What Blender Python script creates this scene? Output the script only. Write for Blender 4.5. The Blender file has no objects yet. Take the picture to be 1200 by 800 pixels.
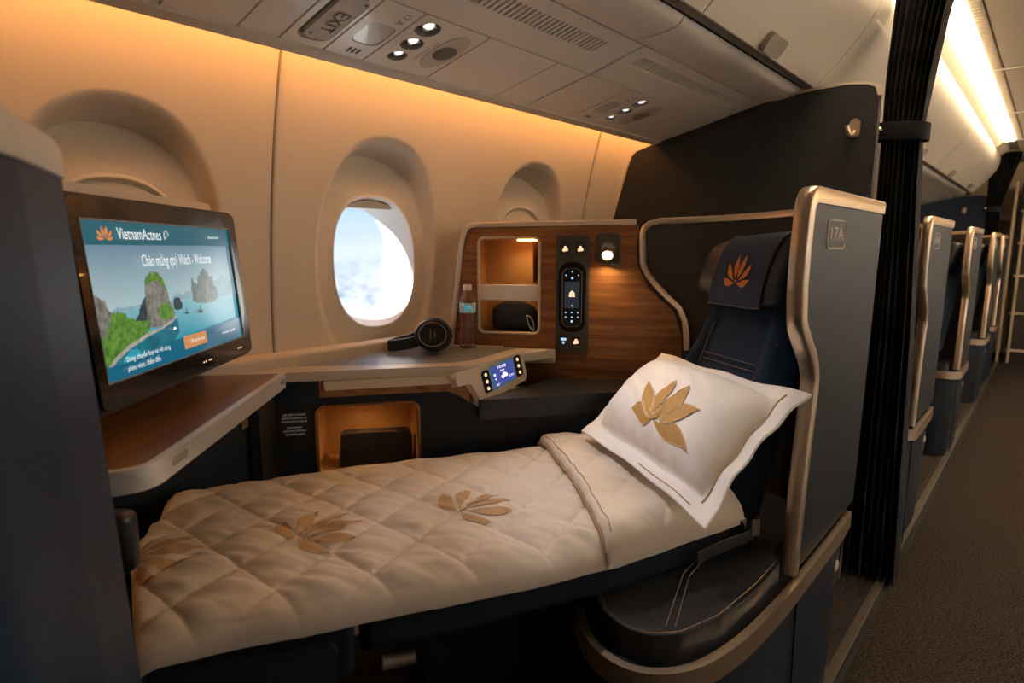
import bpy, bmesh, math, random
from mathutils import Vector, Matrix, noise as mnoise
random.seed(7)
SC = bpy.context.scene
COL = SC.collection
V = Vector
PI = math.pi

# ---------------------------------------------------------------- materials
def lin(h):
    h = h.lstrip('#')
    out = []
    for i in (0, 2, 4):
        c = int(h[i:i+2], 16) / 255
        out.append(c / 12.92 if c <= .04045 else ((c + .055) / 1.055) ** 2.4)
    return (*out, 1)

MATS = {}
def mat(name, col='#808080', rough=.5, metal=0, emit=None, es=0, noise=None, bump=None, spec=None,
        trans=0, ior=1.45, coat=0, sheen=0, stretch=(1, 1, 1), alpha=1):
    """noise=(scale, second colour, detail); bump=(scale, strength, distance)"""
    m = bpy.data.materials.new(name); m.use_nodes = True
    nt = m.node_tree; b = nt.nodes['Principled BSDF']
    b.inputs['Base Color'].default_value = lin(col)
    b.inputs['Roughness'].default_value = rough
    b.inputs['Metallic'].default_value = metal
    b.inputs['Transmission Weight'].default_value = trans
    b.inputs['IOR'].default_value = ior
    b.inputs['Coat Weight'].default_value = coat
    b.inputs['Sheen Weight'].default_value = sheen
    b.inputs['Alpha'].default_value = alpha
    if spec is not None: b.inputs['Specular IOR Level'].default_value = spec
    if emit:
        b.inputs['Emission Color'].default_value = lin(emit); b.inputs['Emission Strength'].default_value = es
    if noise or bump:
        tc = nt.nodes.new('ShaderNodeTexCoord'); mp = nt.nodes.new('ShaderNodeMapping')
        mp.inputs['Scale'].default_value = stretch
        nt.links.new(tc.outputs['Object'], mp.inputs['Vector'])
    if noise:
        n = nt.nodes.new('ShaderNodeTexNoise'); n.inputs['Scale'].default_value = noise[0]
        n.inputs['Detail'].default_value = noise[2] if len(noise) > 2 else 4
        nt.links.new(mp.outputs[0], n.inputs['Vector'])
        r = nt.nodes.new('ShaderNodeValToRGB')
        r.color_ramp.elements[0].color = lin(col); r.color_ramp.elements[1].color = lin(noise[1])
        r.color_ramp.elements[0].position = .35; r.color_ramp.elements[1].position = .68
        nt.links.new(n.outputs['Fac'], r.inputs[0]); nt.links.new(r.outputs[0], b.inputs['Base Color'])
        if emit: nt.links.new(r.outputs[0], b.inputs['Emission Color'])
    if bump:
        n2 = nt.nodes.new('ShaderNodeTexNoise'); n2.inputs['Scale'].default_value = bump[0]
        n2.inputs['Detail'].default_value = 3
        nt.links.new(mp.outputs[0], n2.inputs['Vector'])
        bp = nt.nodes.new('ShaderNodeBump'); bp.inputs['Strength'].default_value = bump[1]
        bp.inputs['Distance'].default_value = bump[2]
        nt.links.new(n2.outputs['Fac'], bp.inputs['Height']); nt.links.new(bp.outputs[0], b.inputs['Normal'])
    MATS[name] = m
    return m

def wood(name, dark, mid, light, axis, rough=.38):
    """walnut veneer; axis = direction of the grain"""
    m = bpy.data.materials.new(name); m.use_nodes = True
    nt = m.node_tree; b = nt.nodes['Principled BSDF']; N = nt.nodes.new
    tc = N('ShaderNodeTexCoord'); mp = N('ShaderNodeMapping')
    ang = math.atan2(axis[1], axis[0])
    mp.inputs['Rotation'].default_value = (0, 0, -ang)
    nt.links.new(tc.outputs['Object'], mp.inputs['Vector'])
    mp2 = N('ShaderNodeMapping'); mp2.inputs['Scale'].default_value = (1.6, 26, 26)
    nt.links.new(mp.outputs[0], mp2.inputs['Vector'])
    n = N('ShaderNodeTexNoise'); n.inputs['Scale'].default_value = 2.2; n.inputs['Detail'].default_value = 8
    n.inputs['Distortion'].default_value = .6
    nt.links.new(mp2.outputs[0], n.inputs['Vector'])
    mp3 = N('ShaderNodeMapping'); mp3.inputs['Scale'].default_value = (7, 260, 260)
    nt.links.new(mp.outputs[0], mp3.inputs['Vector'])
    n2 = N('ShaderNodeTexNoise'); n2.inputs['Scale'].default_value = 2; n2.inputs['Detail'].default_value = 2
    nt.links.new(mp3.outputs[0], n2.inputs['Vector'])
    mx = N('ShaderNodeMath'); mx.operation = 'MULTIPLY_ADD'; mx.inputs[1].default_value = .35
    nt.links.new(n2.outputs['Fac'], mx.inputs[0]); nt.links.new(n.outputs['Fac'], mx.inputs[2])
    r = N('ShaderNodeValToRGB'); e = r.color_ramp.elements
    e[0].position = .45; e[0].color = lin(dark); e[1].position = .92; e[1].color = lin(light)
    k = e.new(.66); k.color = lin(mid)
    nt.links.new(mx.outputs[0], r.inputs[0]); nt.links.new(r.outputs[0], b.inputs['Base Color'])
    b.inputs['Roughness'].default_value = rough
    MATS[name] = m
    return m

mat('wall_plastic', '#d9d1c6', .55, bump=(900, .03, .001))
mat('ceiling_plastic', '#d9d0c2', .5, bump=(900, .03, .001))
mat('bin_plastic', '#f1eee8', .33, coat=.25, bump=(900, .03, .001))
mat('panel_grey', '#cbc7c0', .5, bump=(900, .03, .001))
mat('panel_edge', '#8f8a82', .5)
mat('groove', '#1d1b19', .8)
mat('slot_dark', '#6f6962', .8)
mat('far_wall', '#f3f0ea', .6)
mat('rail_white', '#f2f5f7', .4)
mat('near_shell', '#10243a', .5, spec=.3, noise=(60, '#0c1c2e', 3), bump=(380, .1, .001))
mat('lens_dim', '#e6ebee', .15, emit='#f2f6f8', es=.9)
mat('back_fabric', '#26374d', .85, spec=.2, noise=(420, '#1a2838', 3), bump=(900, .25, .002))
mat('navy_fabric', '#141d27', .85, spec=.2, noise=(420, '#0d141c', 3), bump=(900, .25, .002))
mat('bulkhead_fabric', '#2a2b2f', .9, noise=(160, '#1d1e22', 4), bump=(700, .3, .002), sheen=.15)
mat('bulkhead_blue', '#27354a', .9, noise=(160, '#1c273a', 4))
mat('navy_leather', '#18202b', .42, noise=(60, '#121922', 3), bump=(380, .18, .0015))
mat('charcoal_leather', '#202226', .42, noise=(60, '#191b1f', 3), bump=(380, .2, .0015))
mat('navy_panel', '#151d26', .55, spec=.3, bump=(500, .12, .001))
mat('shell_panel', '#171d23', .5, spec=.25, noise=(500, '#11161b', 2), bump=(600, .2, .001))
mat('shell_inner', '#3a332d', .6, noise=(500, '#2f2924', 2), bump=(600, .2, .001))
mat('champagne', '#d3c2ae', .33, .9, bump=(240, .05, .0005), stretch=(1, 1, 12))
mat('silver', '#dcdddd', .32, .55, bump=(240, .05, .0005))
mat('pale_metal', '#d8cdbf', .38, .35)
mat('bronze', '#8a6a4c', .35, .8)
mat('amber', '#b98a56', .45)
mat('amber_dark', '#8b5a2c', .5)
mat('chrome', '#d8d4ce', .12, 1)
mat('black_gloss', '#0a0a0b', .18, coat=.5)
mat('black_satin', '#17171a', .38)
mat('black_matt', '#101012', .6)
mat('taupe', '#4a443d', .45, bump=(700, .1, .001))
mat('taupe_dark', '#322d29', .5)
mat('inlay', '#93999d', .4, .55)
mat('white_glow', '#ffffff', .5, emit='#fff2e0', es=1.1)
mat('icon_warm', '#f2d2b0', .5, emit='#ffd9b0', es=.9)
mat('icon_white', '#ffffff', .5, emit='#ffffff', es=.9)
mat('icon_blue', '#a9d8ff', .5, emit='#a9d8ff', es=.8)
mat('lens_lit', '#ffffff', .3, emit='#ffe6c4', es=14)
mat('led_amber', '#ffc070', .4, emit='#ffb055', es=16)
mat('trough_led', '#ffb060', .4, emit='#ffae60', es=1)
mat('added_cove_led', '#ffffff', .4, emit='#ffdcae', es=1)
mat('added_wash_led', '#ffffff', .4, emit='#f7f2f0', es=1)
mat('ceiling_led', '#fff6e8', .4, emit='#ffdcae', es=1)
mat('lens_off', '#dfe6e8', .12, coat=.6)
mat('glass_lens', '#8e938f', .08, .6)
mat('duvet', '#d6cec6', .6, noise=(5, '#cbc0b4', 3), bump=(260, .12, .002), sheen=.25)
mat('duvet_fold', '#e0d6ca', .62, noise=(5, '#d8cbbb', 3), bump=(260, .12, .002), sheen=.25)
mat('piping', '#9a7d5e', .6)
mat('pillow_cotton', '#f6f4f1', .5, bump=(300, .08, .002), sheen=.2)
mat('gold_thread', '#cfa563', .55, noise=(500, '#b98a48', 2), bump=(900, .4, .002))
mat('gold_duvet', '#bd9f78', .6, noise=(500, '#a5845c', 2), bump=(900, .4, .002))
mat('thread_line', '#f0e2c2', .6)
mat('orange_thread', '#d98a3c', .55, noise=(400, '#c8752c', 2))
mat('stitch', '#7d6448', .6)
mat('cover_fabric', '#2b3d59', .8, noise=(400, '#22314a', 3), bump=(800, .25, .002))
mat('curtain', '#17181c', .85, noise=(250, '#101114', 3), bump=(800, .25, .002), spec=.2)
mat('pouch', '#232b33', .7, noise=(200, '#1a2027', 3), bump=(500, .3, .002))
mat('carpet', '#4b4138', .95, spec=.1, noise=(150, '#110e0b', 6), bump=(160, 1, .01))
mat('rail_metal', '#8c857c', .42, .8)
mat('bottle_cap', '#eceef0', .45)
mat('bottle_label', '#8fd0de', .4, noise=(60, '#e8f4f6', 2))
mat('text_grey', '#5d5750', .7)
mat('text_pale', '#cfcac2', .6, emit='#cfcac2', es=.12)
mat('galley', '#cdbda6', .5)
mat('galley_dark', '#2a211a', .6)
wood('walnut', '#5a371b', '#8a5a32', '#a87743', (.53, -.848))
wood('walnut_tray', '#452812', '#6b4527', '#835834', (.724, .69), .3)

def glass_mat():
    m = bpy.data.materials.new('clear_pet'); m.use_nodes = True; nt = m.node_tree
    b = nt.nodes['Principled BSDF']
    b.inputs['Base Color'].default_value = (1, 1, 1, 1); b.inputs['Roughness'].default_value = .02
    b.inputs['Transmission Weight'].default_value = 1; b.inputs['IOR'].default_value = 1.42
    MATS['clear_pet'] = m
    m = bpy.data.materials.new('window_pane'); m.use_nodes = True; nt = m.node_tree
    nt.nodes.remove(nt.nodes['Principled BSDF'])
    t = nt.nodes.new('ShaderNodeBsdfTransparent'); g = nt.nodes.new('ShaderNodeBsdfGlossy'); x = nt.nodes.new('ShaderNodeMixShader')
    t.inputs[0].default_value = (.97, .98, .99, 1); g.inputs['Roughness'].default_value = .03
    x.inputs[0].default_value = .04
    nt.links.new(t.outputs[0], x.inputs[1]); nt.links.new(g.outputs[0], x.inputs[2])
    nt.links.new(x.outputs[0], nt.nodes['Material Output'].inputs[0])
    MATS['window_pane'] = m
glass_mat()

def flat(name, col, es=.8, col2=None, sc=30):
    """a patch of a lit screen"""
    return mat(name, col, .25, emit=col, es=es, noise=(sc, col2, 6) if col2 else None)

# ---------------------------------------------------------------- mesh builder
class MB:
    def __init__(s): s.bm = bmesh.new(); s.mi = 0
    def face(s, vs):
        try:
            f = s.bm.faces.new(vs); f.material_index = s.mi; return f
        except ValueError: return None
    def verts(s, pts): return [s.bm.verts.new(p) for p in pts]
    def loft(s, rings, close=True, cap=True):
        R = [s.verts(r) for r in rings]; n = len(R[0])
        for a, b in zip(R, R[1:]):
            for i in range(n if close else n - 1):
                j = (i + 1) % n
                s.face([a[i], a[j], b[j], b[i]])
        if cap and close:
            s.face(R[0][::-1]); s.face(R[-1])
        return R
    def grid(s, fn, nu, nv):
        return s.loft([[fn(i / nu, j / nv) for i in range(nu + 1)] for j in range(nv + 1)], close=False)
    def box(s, c, sz, ex=(1, 0, 0), ey=(0, 1, 0), ez=None):
        c, ex, ey = V(c), V(ex).normalized(), V(ey).normalized(); ez = V(ez) if ez else ex.cross(ey)
        r = lambda k: [c + ex * sz[0] / 2 * a + ey * sz[1] / 2 * b + ez * sz[2] / 2 * k for a, b in ((-1, -1), (1, -1), (1, 1), (-1, 1))]
        s.loft([r(-1), r(1)])
    def prism(s, pts, d):
        """closed outline of 3-D points pushed along d"""
        d = V(d); s.loft([[V(p) for p in pts], [V(p) + d for p in pts]])
    def plate(s, outer, holes, fr, depth):
        """2-D outline with holes in frame fr=(o, ex, ey); front at 0, back at -depth along ex x ey"""
        o, ex, ey = V(fr[0]), V(fr[1]), V(fr[2]); n = ex.cross(ey).normalized()
        P = lambda p, k: o + ex * p[0] + ey * p[1] + n * k
        loops = [outer] + list(holes)
        for k in (0, -depth):
            es = []
            for L in loops:
                vs = s.verts([P(p, k) for p in L])
                es += [s.bm.edges.new((vs[i], vs[(i + 1) % len(vs)])) for i in range(len(vs))]
            r = bmesh.ops.triangle_fill(s.bm, use_beauty=True, use_dissolve=False, edges=es)
            for f in r['geom']:
                if isinstance(f, bmesh.types.BMFace): f.material_index = s.mi
        for L in loops:
            a = s.verts([P(p, 0) for p in L]); b = s.verts([P(p, -depth) for p in L])
            for i in range(len(L)):
                j = (i + 1) % len(L); s.face([a[i], a[j], b[j], b[i]])
    def sweep(s, path, prof, up=(0, 0, 1), closed=False):
        """profile [(a, b)] : a along the side vector, b along the local up"""
        path = [V(p) for p in path]; n = len(path); rings = []
        for i, p in enumerate(path):
            q0 = path[(i - 1) % n] if (closed or i > 0) else p
            q1 = path[(i + 1) % n] if (closed or i < n - 1) else p
            t = (q1 - q0).normalized(); u = V(up)
            side = t.cross(u)
            if side.length < 1e-5: side = t.cross(V((1, 0, 0)))
            side.normalize(); uu = side.cross(t).normalized()
            k = 1
            if (closed or 0 < i < n - 1):
                c = (p - q0).normalized().dot(t) if (p - q0).length > 1e-9 else 1
                k = 1 / max(.5, c)
            rings.append([p + side * a * k + uu * b for a, b in prof])
        if closed: rings.append(rings[0])
        s.loft(rings, cap=not closed)
    def tube(s, path, r, n=8, closed=False, up=(0, 0, 1)):
        rr = r if callable(r) else (lambda t: r)
        path = [V(p) for p in path]; m = len(path); rings = []; u = None
        for i, p in enumerate(path):
            q0 = path[(i - 1) % m] if (closed or i > 0) else p
            q1 = path[(i + 1) % m] if (closed or i < m - 1) else p
            t = (q1 - q0).normalized()
            if u is None:
                u = t.orthogonal().normalized()
            u = (u - t * u.dot(t)).normalized(); w = t.cross(u)
            R = rr(i / max(1, m - 1))
            rings.append([p + u * R * math.cos(2 * PI * k / n) + w * R * math.sin(2 * PI * k / n) for k in range(n)])
        if closed: rings.append(rings[0])
        s.loft(rings, cap=not closed)
    def lathe(s, prof, o, ax=(0, 0, 1), n=28, ex=None, cap=True):
        """prof [(r, h)] around ax from o"""
        ax = V(ax).normalized(); u = V(ex).normalized() if ex else ax.orthogonal().normalized(); w = ax.cross(u); o = V(o)
        s.loft([[o + ax * h + (u * math.cos(2 * PI * k / n) + w * math.sin(2 * PI * k / n)) * max(r, 1e-4) for k in range(n)] for r, h in prof], cap=cap)
    def text(s, body, size, o, ex, ey, align='LEFT', lift=0, wid=None):
        cu = bpy.data.curves.new('t', 'FONT'); cu.body = body; cu.size = size; cu.align_x = align; cu.align_y = 'CENTER'
        cu.resolution_u = 3
        ob = bpy.data.objects.new('t', cu); COL.objects.link(ob)
        me = ob.to_mesh(); o, ex, ey = V(o), V(ex), V(ey); n = ex.cross(ey)
        xs = [v.co.x for v in me.vertices]
        k = wid / (max(xs) - min(xs)) if wid and xs else 1
        vs = s.verts([o + ex * v.co.x * k + ey * v.co.y + n * lift for v in me.vertices])
        for p in me.polygons: s.face([vs[i] for i in p.vertices])
        ob.to_mesh_clear(); bpy.data.objects.remove(ob); bpy.data.curves.remove(cu)
    def fill(s, pts2, fr, lift=0):
        o, ex, ey = V(fr[0]), V(fr[1]), V(fr[2]); n = ex.cross(ey)
        vs = s.verts([o + ex * p[0] + ey * p[1] + n * lift for p in pts2])
        es = [s.bm.edges.new((vs[i], vs[(i + 1) % len(vs)])) for i in range(len(vs))]
        r = bmesh.ops.triangle_fill(s.bm, use_beauty=True, edges=es)
        for f in r['geom']:
            if isinstance(f, bmesh.types.BMFace): f.material_index = s.mi
    def obj(s, name, mats, parent=None, bevel=0, seg=2, sharp=38, kind=None, subsurf=0, flatshade=False, solid=0):
        me = bpy.data.meshes.new(name)
        off = V((0, 0, 0)); p = parent
        while p: off += V(p.location); p = p.parent
        for v in s.bm.verts: v.co -= off
        bmesh.ops.triangulate(s.bm, faces=[f for f in s.bm.faces if len(f.verts) > 4])
        bmesh.ops.recalc_face_normals(s.bm, faces=s.bm.faces)
        s.bm.to_mesh(me); s.bm.free()
        for m in (mats if isinstance(mats, (list, tuple)) else [mats]): me.materials.append(MATS[m])
        if not flatshade:
            me.shade_smooth()
            if sharp: me.set_sharp_from_angle(angle=math.radians(sharp))
        ob = bpy.data.objects.new(name, me); COL.objects.link(ob)
        if parent: ob.parent = parent
        if kind: ob['kind'] = kind
        if solid:
            md = ob.modifiers.new('solid', 'SOLIDIFY'); md.thickness = solid; md.offset = -1
        if bevel:
            md = ob.modifiers.new('bevel', 'BEVEL'); md.width = bevel; md.segments = seg; md.limit_method = 'ANGLE'; md.angle_limit = math.radians(40)
            md.harden_normals = False
        if subsurf:
            md = ob.modifiers.new('sub', 'SUBSURF'); md.levels = subsurf; md.render_levels = subsurf
        return ob

def thing(name, label, cat, loc=(0, 0, 0), group=None):
    o = bpy.data.objects.new(name, None); COL.objects.link(o); o.location = loc; o.empty_display_size = .05
    o['label'] = label; o['category'] = cat
    if group: o['group'] = group
    return o
def tag(o, label, cat, group=None):
    o['label'] = label; o['category'] = cat
    if group: o['group'] = group
    return o
def copy_tree(o, parent=None, loc=None, label=None):
    c = o.copy(); COL.objects.link(c); c.parent = parent
    if loc is not None: c.location = loc
    if label: c['label'] = label
    for ch in list(o.children): copy_tree(ch, c)
    return c

def rrect(x0, y0, x1, y1, r, n=6):
    """rounded rectangle outline, counter-clockwise"""
    out = []
    for cx, cy, a in ((x1 - r, y0 + r, -90), (x1 - r, y1 - r, 0), (x0 + r, y1 - r, 90), (x0 + r, y0 + r, 180)):
        for k in range(n + 1):
            t = math.radians(a + 90 * k / n); out.append((cx + r * math.cos(t), cy + r * math.sin(t)))
    return out
def rpoly(pts, r, n=6):
    """round the corners of a 2-D polygon; r number or list"""
    out = []; m = len(pts)
    for i in range(m):
        p = V(pts[i]).to_2d(); a = V(pts[i - 1]).to_2d(); b = V(pts[(i + 1) % m]).to_2d(); ri = r[i] if isinstance(r, (list, tuple)) else r
        if ri <= 0: out.append(tuple(p)); continue
        d0 = (a - p); d1 = (b - p); l = min(d0.length, d1.length) * .49
        ang = d0.angle(d1, PI); t = min(l, ri / max(.05, math.tan(ang / 2)))
        s0 = p + d0.normalized() * t; s1 = p + d1.normalized() * t
        for k in range(n + 1):
            u = k / n; q = s0 * (1 - u) ** 2 + p * 2 * u * (1 - u) + s1 * u * u
            out.append((q.x, q.y))
    return out
def smooth_path(pts, n=8, closed=False):
    """Catmull-Rom through the points"""
    P = [V(p) for p in pts]; m = len(P); out = []
    for i in range(m if closed else m - 1):
        g = lambda k: P[k % m] if closed else P[max(0, min(m - 1, k))]
        a, b, c, d = g(i - 1), g(i), g(i + 1), g(i + 2)
        for k in range(n):
            t = k / n
            out.append(.5 * ((2 * b) + (c - a) * t + (2 * a - 5 * b + 4 * c - d) * t * t + (3 * b - a - 3 * c + d) * t ** 3))
    if not closed: out.append(P[-1])
    return out
def lerp(xs, ys, x):
    if x <= xs[0]: return ys[0]
    for i in range(len(xs) - 1):
        if x <= xs[i + 1]:
            return ys[i] + (ys[i + 1] - ys[i]) * (x - xs[i]) / (xs[i + 1] - xs[i])
    return ys[-1]
def sst(a, b, x):
    t = max(0, min(1, (x - a) / (b - a))); return t * t * (3 - 2 * t)
def fr3(fr, p, k=0):
    o, ex, ey = V(fr[0]), V(fr[1]), V(fr[2]); return o + ex * p[0] + ey * p[1] + ex.cross(ey).normalized() * k
RECT = lambda w, h: [(-w / 2, -h / 2), (w / 2, -h / 2), (w / 2, h / 2), (-w / 2, h / 2)]
def RREC(w, h, r=.003, n=3): return rrect(-w / 2, -h / 2, w / 2, h / 2, r, n)
def DISC(r, n=10): return [(r * math.cos(2 * PI * k / n), r * math.sin(2 * PI * k / n)) for k in range(n)]

def petal(b, t, w, bend=0, n=8, peak=.5):
    """leaf outline from base b to tip t"""
    b, t = V(b).to_2d(), V(t).to_2d(); d = t - b; L = d.length; u = d / L; s = V((-u.y, u.x))
    f = lambda x: math.sin(PI * x ** (math.log(.5) / math.log(peak))) ** 1.15 if 0 < x < 1 else 0
    mid = lambda x: b + u * L * x + s * bend * math.sin(PI * x) 
    left = [mid(k / n) + s * w / 2 * f(k / n) for k in range(n + 1)]
    right = [mid(k / n) - s * w / 2 * f(k / n) for k in range(n - 1, 0, -1)]
    return [(p.x, p.y) for p in left + right]
LOTUS = [  # upright lotus, about one unit wide, base at 0,0
    petal((.03, .03), (.68, .17), .25, -.09, peak=.55), petal((-.03, .03), (-.68, .17), .25, .09, peak=.55),
    petal((.09, .10), (.58, .70), .22, -.08, peak=.56), petal((-.09, .10), (-.58, .70), .22, .08, peak=.56),
    petal((.05, .16), (.19, 1.0), .23, -.02, peak=.5), petal((-.05, .16), (-.19, 1.0), .23, .02, peak=.5),
    [(.055 * math.cos(k * PI / 8), .10 + .055 * math.sin(k * PI / 8)) for k in range(16)]]
# ================================================================ THE CABIN SHELL
def wall_y(z): return 1.405 - .237 * max(0, z - .85) ** 2
WZ0, WZ1, WCZ, PITCH = 0.0, 2.1, 1.062, .6225
WC = [.4187, 1.0412, 1.6637]
def superell(a, b, n, phi):
    c, s = math.cos(phi), math.sin(phi)
    r = (abs(c / a) ** n + abs(s / b) ** n) ** (-1 / n)
    return r * c, r * s
def wall_surface(dx, z):
    """wall with the scooped recess around a window"""
    y = wall_y(z); rz = .318 if z > WCZ else .30
    rho = ((abs(dx) / .198) ** 2.3 + (abs(z - WCZ) / rz) ** 2.3) ** (1 / 2.3)
    k = 1 - sst(.90, 1.0, rho)
    return y + (max(y, 1.402) + .016 + .045 * sst(.19, .318, z - WCZ) - y) * k
m = MB()
NA = 144
PHIS = [2 * PI * (k + .5) / NA for k in range(NA)]
for qx in (-1, 1):
    for qz in (-1, 1):
        ca = math.atan2(qz * .42, qx * PITCH / 2) % (2 * PI); kk = min(range(NA), key=lambda k: abs(PHIS[k] - ca)); PHIS[kk] = ca
for c in WC:
    def ring(f, which):
        out = []
        for k in range(NA):
            phi = PHIS[k]
            ox, oz = superell(.133, .176, 2.4, phi)
            rzz = .318 if math.sin(phi) > 0 else .30
            mx_, mz_ = superell(.205, rzz + .012, 2.3, phi)
            d = (math.cos(phi), math.sin(phi))
            s = min(PITCH / 2 / abs(d[0]) if abs(d[0]) > 1e-6 else 9, .42 / abs(d[1]) if abs(d[1]) > 1e-6 else 9)
            rx, rz = d[0] * s, d[1] * s
            if which == 0: x, z = ox + (mx_ - ox) * f, oz + (mz_ - oz) * f
            else: x, z = mx_ + (rx - mx_) * f, mz_ + (rz - mz_) * f
            out.append(V((c + x, wall_surface(x, WCZ + z), WCZ + z)))
        return out
    m.loft([ring(k / 14, 0) for k in range(15)] + [ring(k / 6, 1) for k in range(1, 7)], cap=False)
    for z0, z1, n in ((WZ0, WCZ - .42, 4), (WCZ + .42, WZ1, 10)):
        m.grid(lambda u, v, z0=z0, z1=z1: V((c - PITCH / 2 + PITCH * u, wall_y(z0 + (z1 - z0) * v), z0 + (z1 - z0) * v)), 2, n)
for x0, x1 in ((-1.3, WC[0] - PITCH / 2), (WC[2] + PITCH / 2, 8.3)):
    m.grid(lambda u, v: V((x0 + (x1 - x0) * u, wall_y(WZ1 * v), WZ1 * v)), 4, 40)
m.obj('wall_left', 'wall_plastic', kind='structure', sharp=60)

def wall_strip(x, w, h):
    m = MB()
    zs = [.5 + k * .045 for k in range(26)]
    m.sweep([(x, wall_y(z) - .0005, z) for z in zs], [(-w / 2, -.004), (w / 2, -.004), (w / 2, h), (w / 4, h + .0015), (-w / 4, h + .0015), (-w / 2, h)], up=(0, -1, 0))
    return m
for i, x in enumerate((.733, 1.983)):
    wall_strip(x, .011, .003).obj('trim_%d' % (i + 1), 'panel_grey', kind='structure')
    wall_strip(x - .008, .003, .0008).obj('trim_%d' % (i + 11), 'panel_edge', kind='structure')

# windows: bright tunnel, pane, shade
def ell(c, y, k, n=72, dz=0, ax=.133, az=.176):
    return [V((c + superell(ax * k, az * k, 2.4, 2 * PI * (j + .5) / n)[0], y, WCZ + dz + superell(ax * k, az * k, 2.4, 2 * PI * (j + .5) / n)[1])) for j in range(n)]
mat('reveal', '#f4f3f0', .5)
mat('shade', '#c2b6a6', .5)
for i, c in enumerate(WC):
    m = MB()
    Y0 = 1.418
    m.loft([ell(c, Y0 - .002, 1.045), ell(c, Y0 - .006, 1.03), ell(c, Y0 - .006, 1.005), ell(c, Y0 + .004, .985), ell(c, Y0 + .03, .95), ell(c, Y0 + .066, .90), ell(c, Y0 + .075, .86), ell(c, Y0 + .10, .85)], cap=False)
    w = m.obj('window_%d' % (i + 1), 'reveal', kind='structure')
    if i == 1:
        m = MB(); m.loft([ell(c, Y0 + .076, .862), ell(c, Y0 + .080, .862)]); m.obj('pane', 'window_pane', w)
        m = MB()
        t = [(-.075, .147), (.075, .147), (.062, .158), (0, .170), (-.062, .158)]
        m.prism([(c + a, Y0 + .012, WCZ + b) for a, b in rpoly(t, .008)], (0, .02, 0)); m.obj('shade_lip', 'shade', w, bevel=.002)
    else:
        m = MB(); m.loft([ell(c, Y0 + .012, k) for k in (.985,)] + [ell(c, Y0 + .004, .95), ell(c, Y0 + .0, .7), ell(c, Y0 - .002, .3)]); m.obj('shade', 'wall_plastic', w)
# beige ledge that runs along the foot of the wall panels
m = MB()
m.sweep([(x, 1.395, .838) for x in (.42, .8, 1.2, 1.9)], [(-.012, -.02), (.034, -.02), (.034, .006), (.026, .012), (-.012, .012)])
m.obj('trim_3', 'wall_plastic', kind='structure', bevel=.003)

# floor, aisle rail, closing walls, ceiling
m = MB(); m.box((3.5, .1, -.02), (9.8, 2.9, .04)); m.obj('floor', 'carpet', kind='structure')
m = MB()
m.sweep([(-1, .335, 0), (8, .335, 0)], [(-.014, 0), (.014, 0), (.012, .004), (-.012, .004)]); m.obj('trim_4', 'rail_metal', kind='structure')
for i, y in enumerate((.312, .358)):
    m = MB(); m.sweep([(-1, y, 0), (8, y, 0)], [(-.008, 0), (.008, 0), (.008, .002), (-.008, .002)]); m.obj('trim_%d' % (5 + i), 'groove', kind='structure')
m = MB(); m.box((3.5, -1.34, 1.05), (9.8, .04, 2.15)); m.obj('wall_right', 'far_wall', kind='structure')
# the far side of the cabin: wall-wash lamp and pelmet added as soft fill
m = MB(); m.loft([[V((x, a, b)) for a, b in ((-1.32, 1.72), (-1.12, 1.72), (-1.10, 1.70), (-1.10, 1.55), (-1.12, 1.55), (-1.125, 1.70), (-1.32, 1.70))] for x in (-1.2, 7.2)]); m.obj('trim_14', 'ceiling_plastic', kind='structure')
m = MB(); m.box((4.05, -1.17, 1.69), (6.3, .05, .012)); m.obj('trim_15', 'added_wash_led', kind='structure')  # added fill lamp, out of view; its wall bounce lights the suite
m = MB(); m.box((4.2, -1.20, 1.735), (6.0, .10, .012)); m.obj('trim_16', 'added_cove_led', kind='structure')  # invented cove up-light, added to brighten the ceiling and bin doors
m = MB(); m.box((-1.32, .1, 1.05), (.04, 2.9, 2.15)); m.obj('wall_front', 'wall_plastic', kind='structure')
m = MB(); m.box((8.3, .1, 1.05), (.04, 2.9, 2.15)); m.obj('wall_back', 'galley', kind='structure')
BAYS = [-1.17, .1, 1.3325, 2.16, 3.43, 4.7, 5.97, 7.06]
LIGHTS = [-1.2, .1, 1.37, 2.64, 3.91, 5.18, 6.45, 7.7]
m = MB()
prof = [(1.5, 2.12), (.47, 1.93), (.455, 1.915), (.425, 1.935), (.40, 1.962), (.395, 1.985), (.33, 1.985), (.328, 1.962), (.322, 1.955), (.283, 1.955), (.281, 1.968), (.275, 1.968), (.273, 1.955), (-1.36, 1.955), (-1.36, 2.14), (1.5, 2.14)]
m.loft([[V((x, y, z)) for y, z in prof] for x in (-1.3, 8.3)]); m.obj('ceiling', 'ceiling_plastic', kind='structure', sharp=30)
for i, x in enumerate(LIGHTS[1:-1]):
    m = MB(); m.sweep([(x, .45, 1.917), (x, .425, 1.932), (x, .398, 1.96), (x, .33, 1.957), (x, .27, 1.952), (x, -.6, 1.952)], [(-.006, -.004), (.006, -.004), (.006, .004), (-.006, .004)]); m.obj('trim_%d' % (20 + i), 'panel_grey', kind='structure')
for i in range(2, len(LIGHTS) - 2):
    m = MB(); m.box(((LIGHTS[i] + LIGHTS[i + 1]) / 2, .3625, 1.962), (LIGHTS[i + 1] - LIGHTS[i] - .02, .060, .034))
    o = m.obj('ceiling_light', 'ceiling_led', bevel=.002)
    names = {3: 'bright strip light over the aisle, first one past the near dark curtain', 4: 'bright strip light over the aisle, middle one of the run beyond the near curtain',
             5: 'bright strip light over the aisle, last one before the far dark curtain'}
    tag(o, names.get(i, 'warm strip light in the aisle ceiling, directly above the near dark curtain'), 'light', 'ceiling strip lights' )
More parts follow.
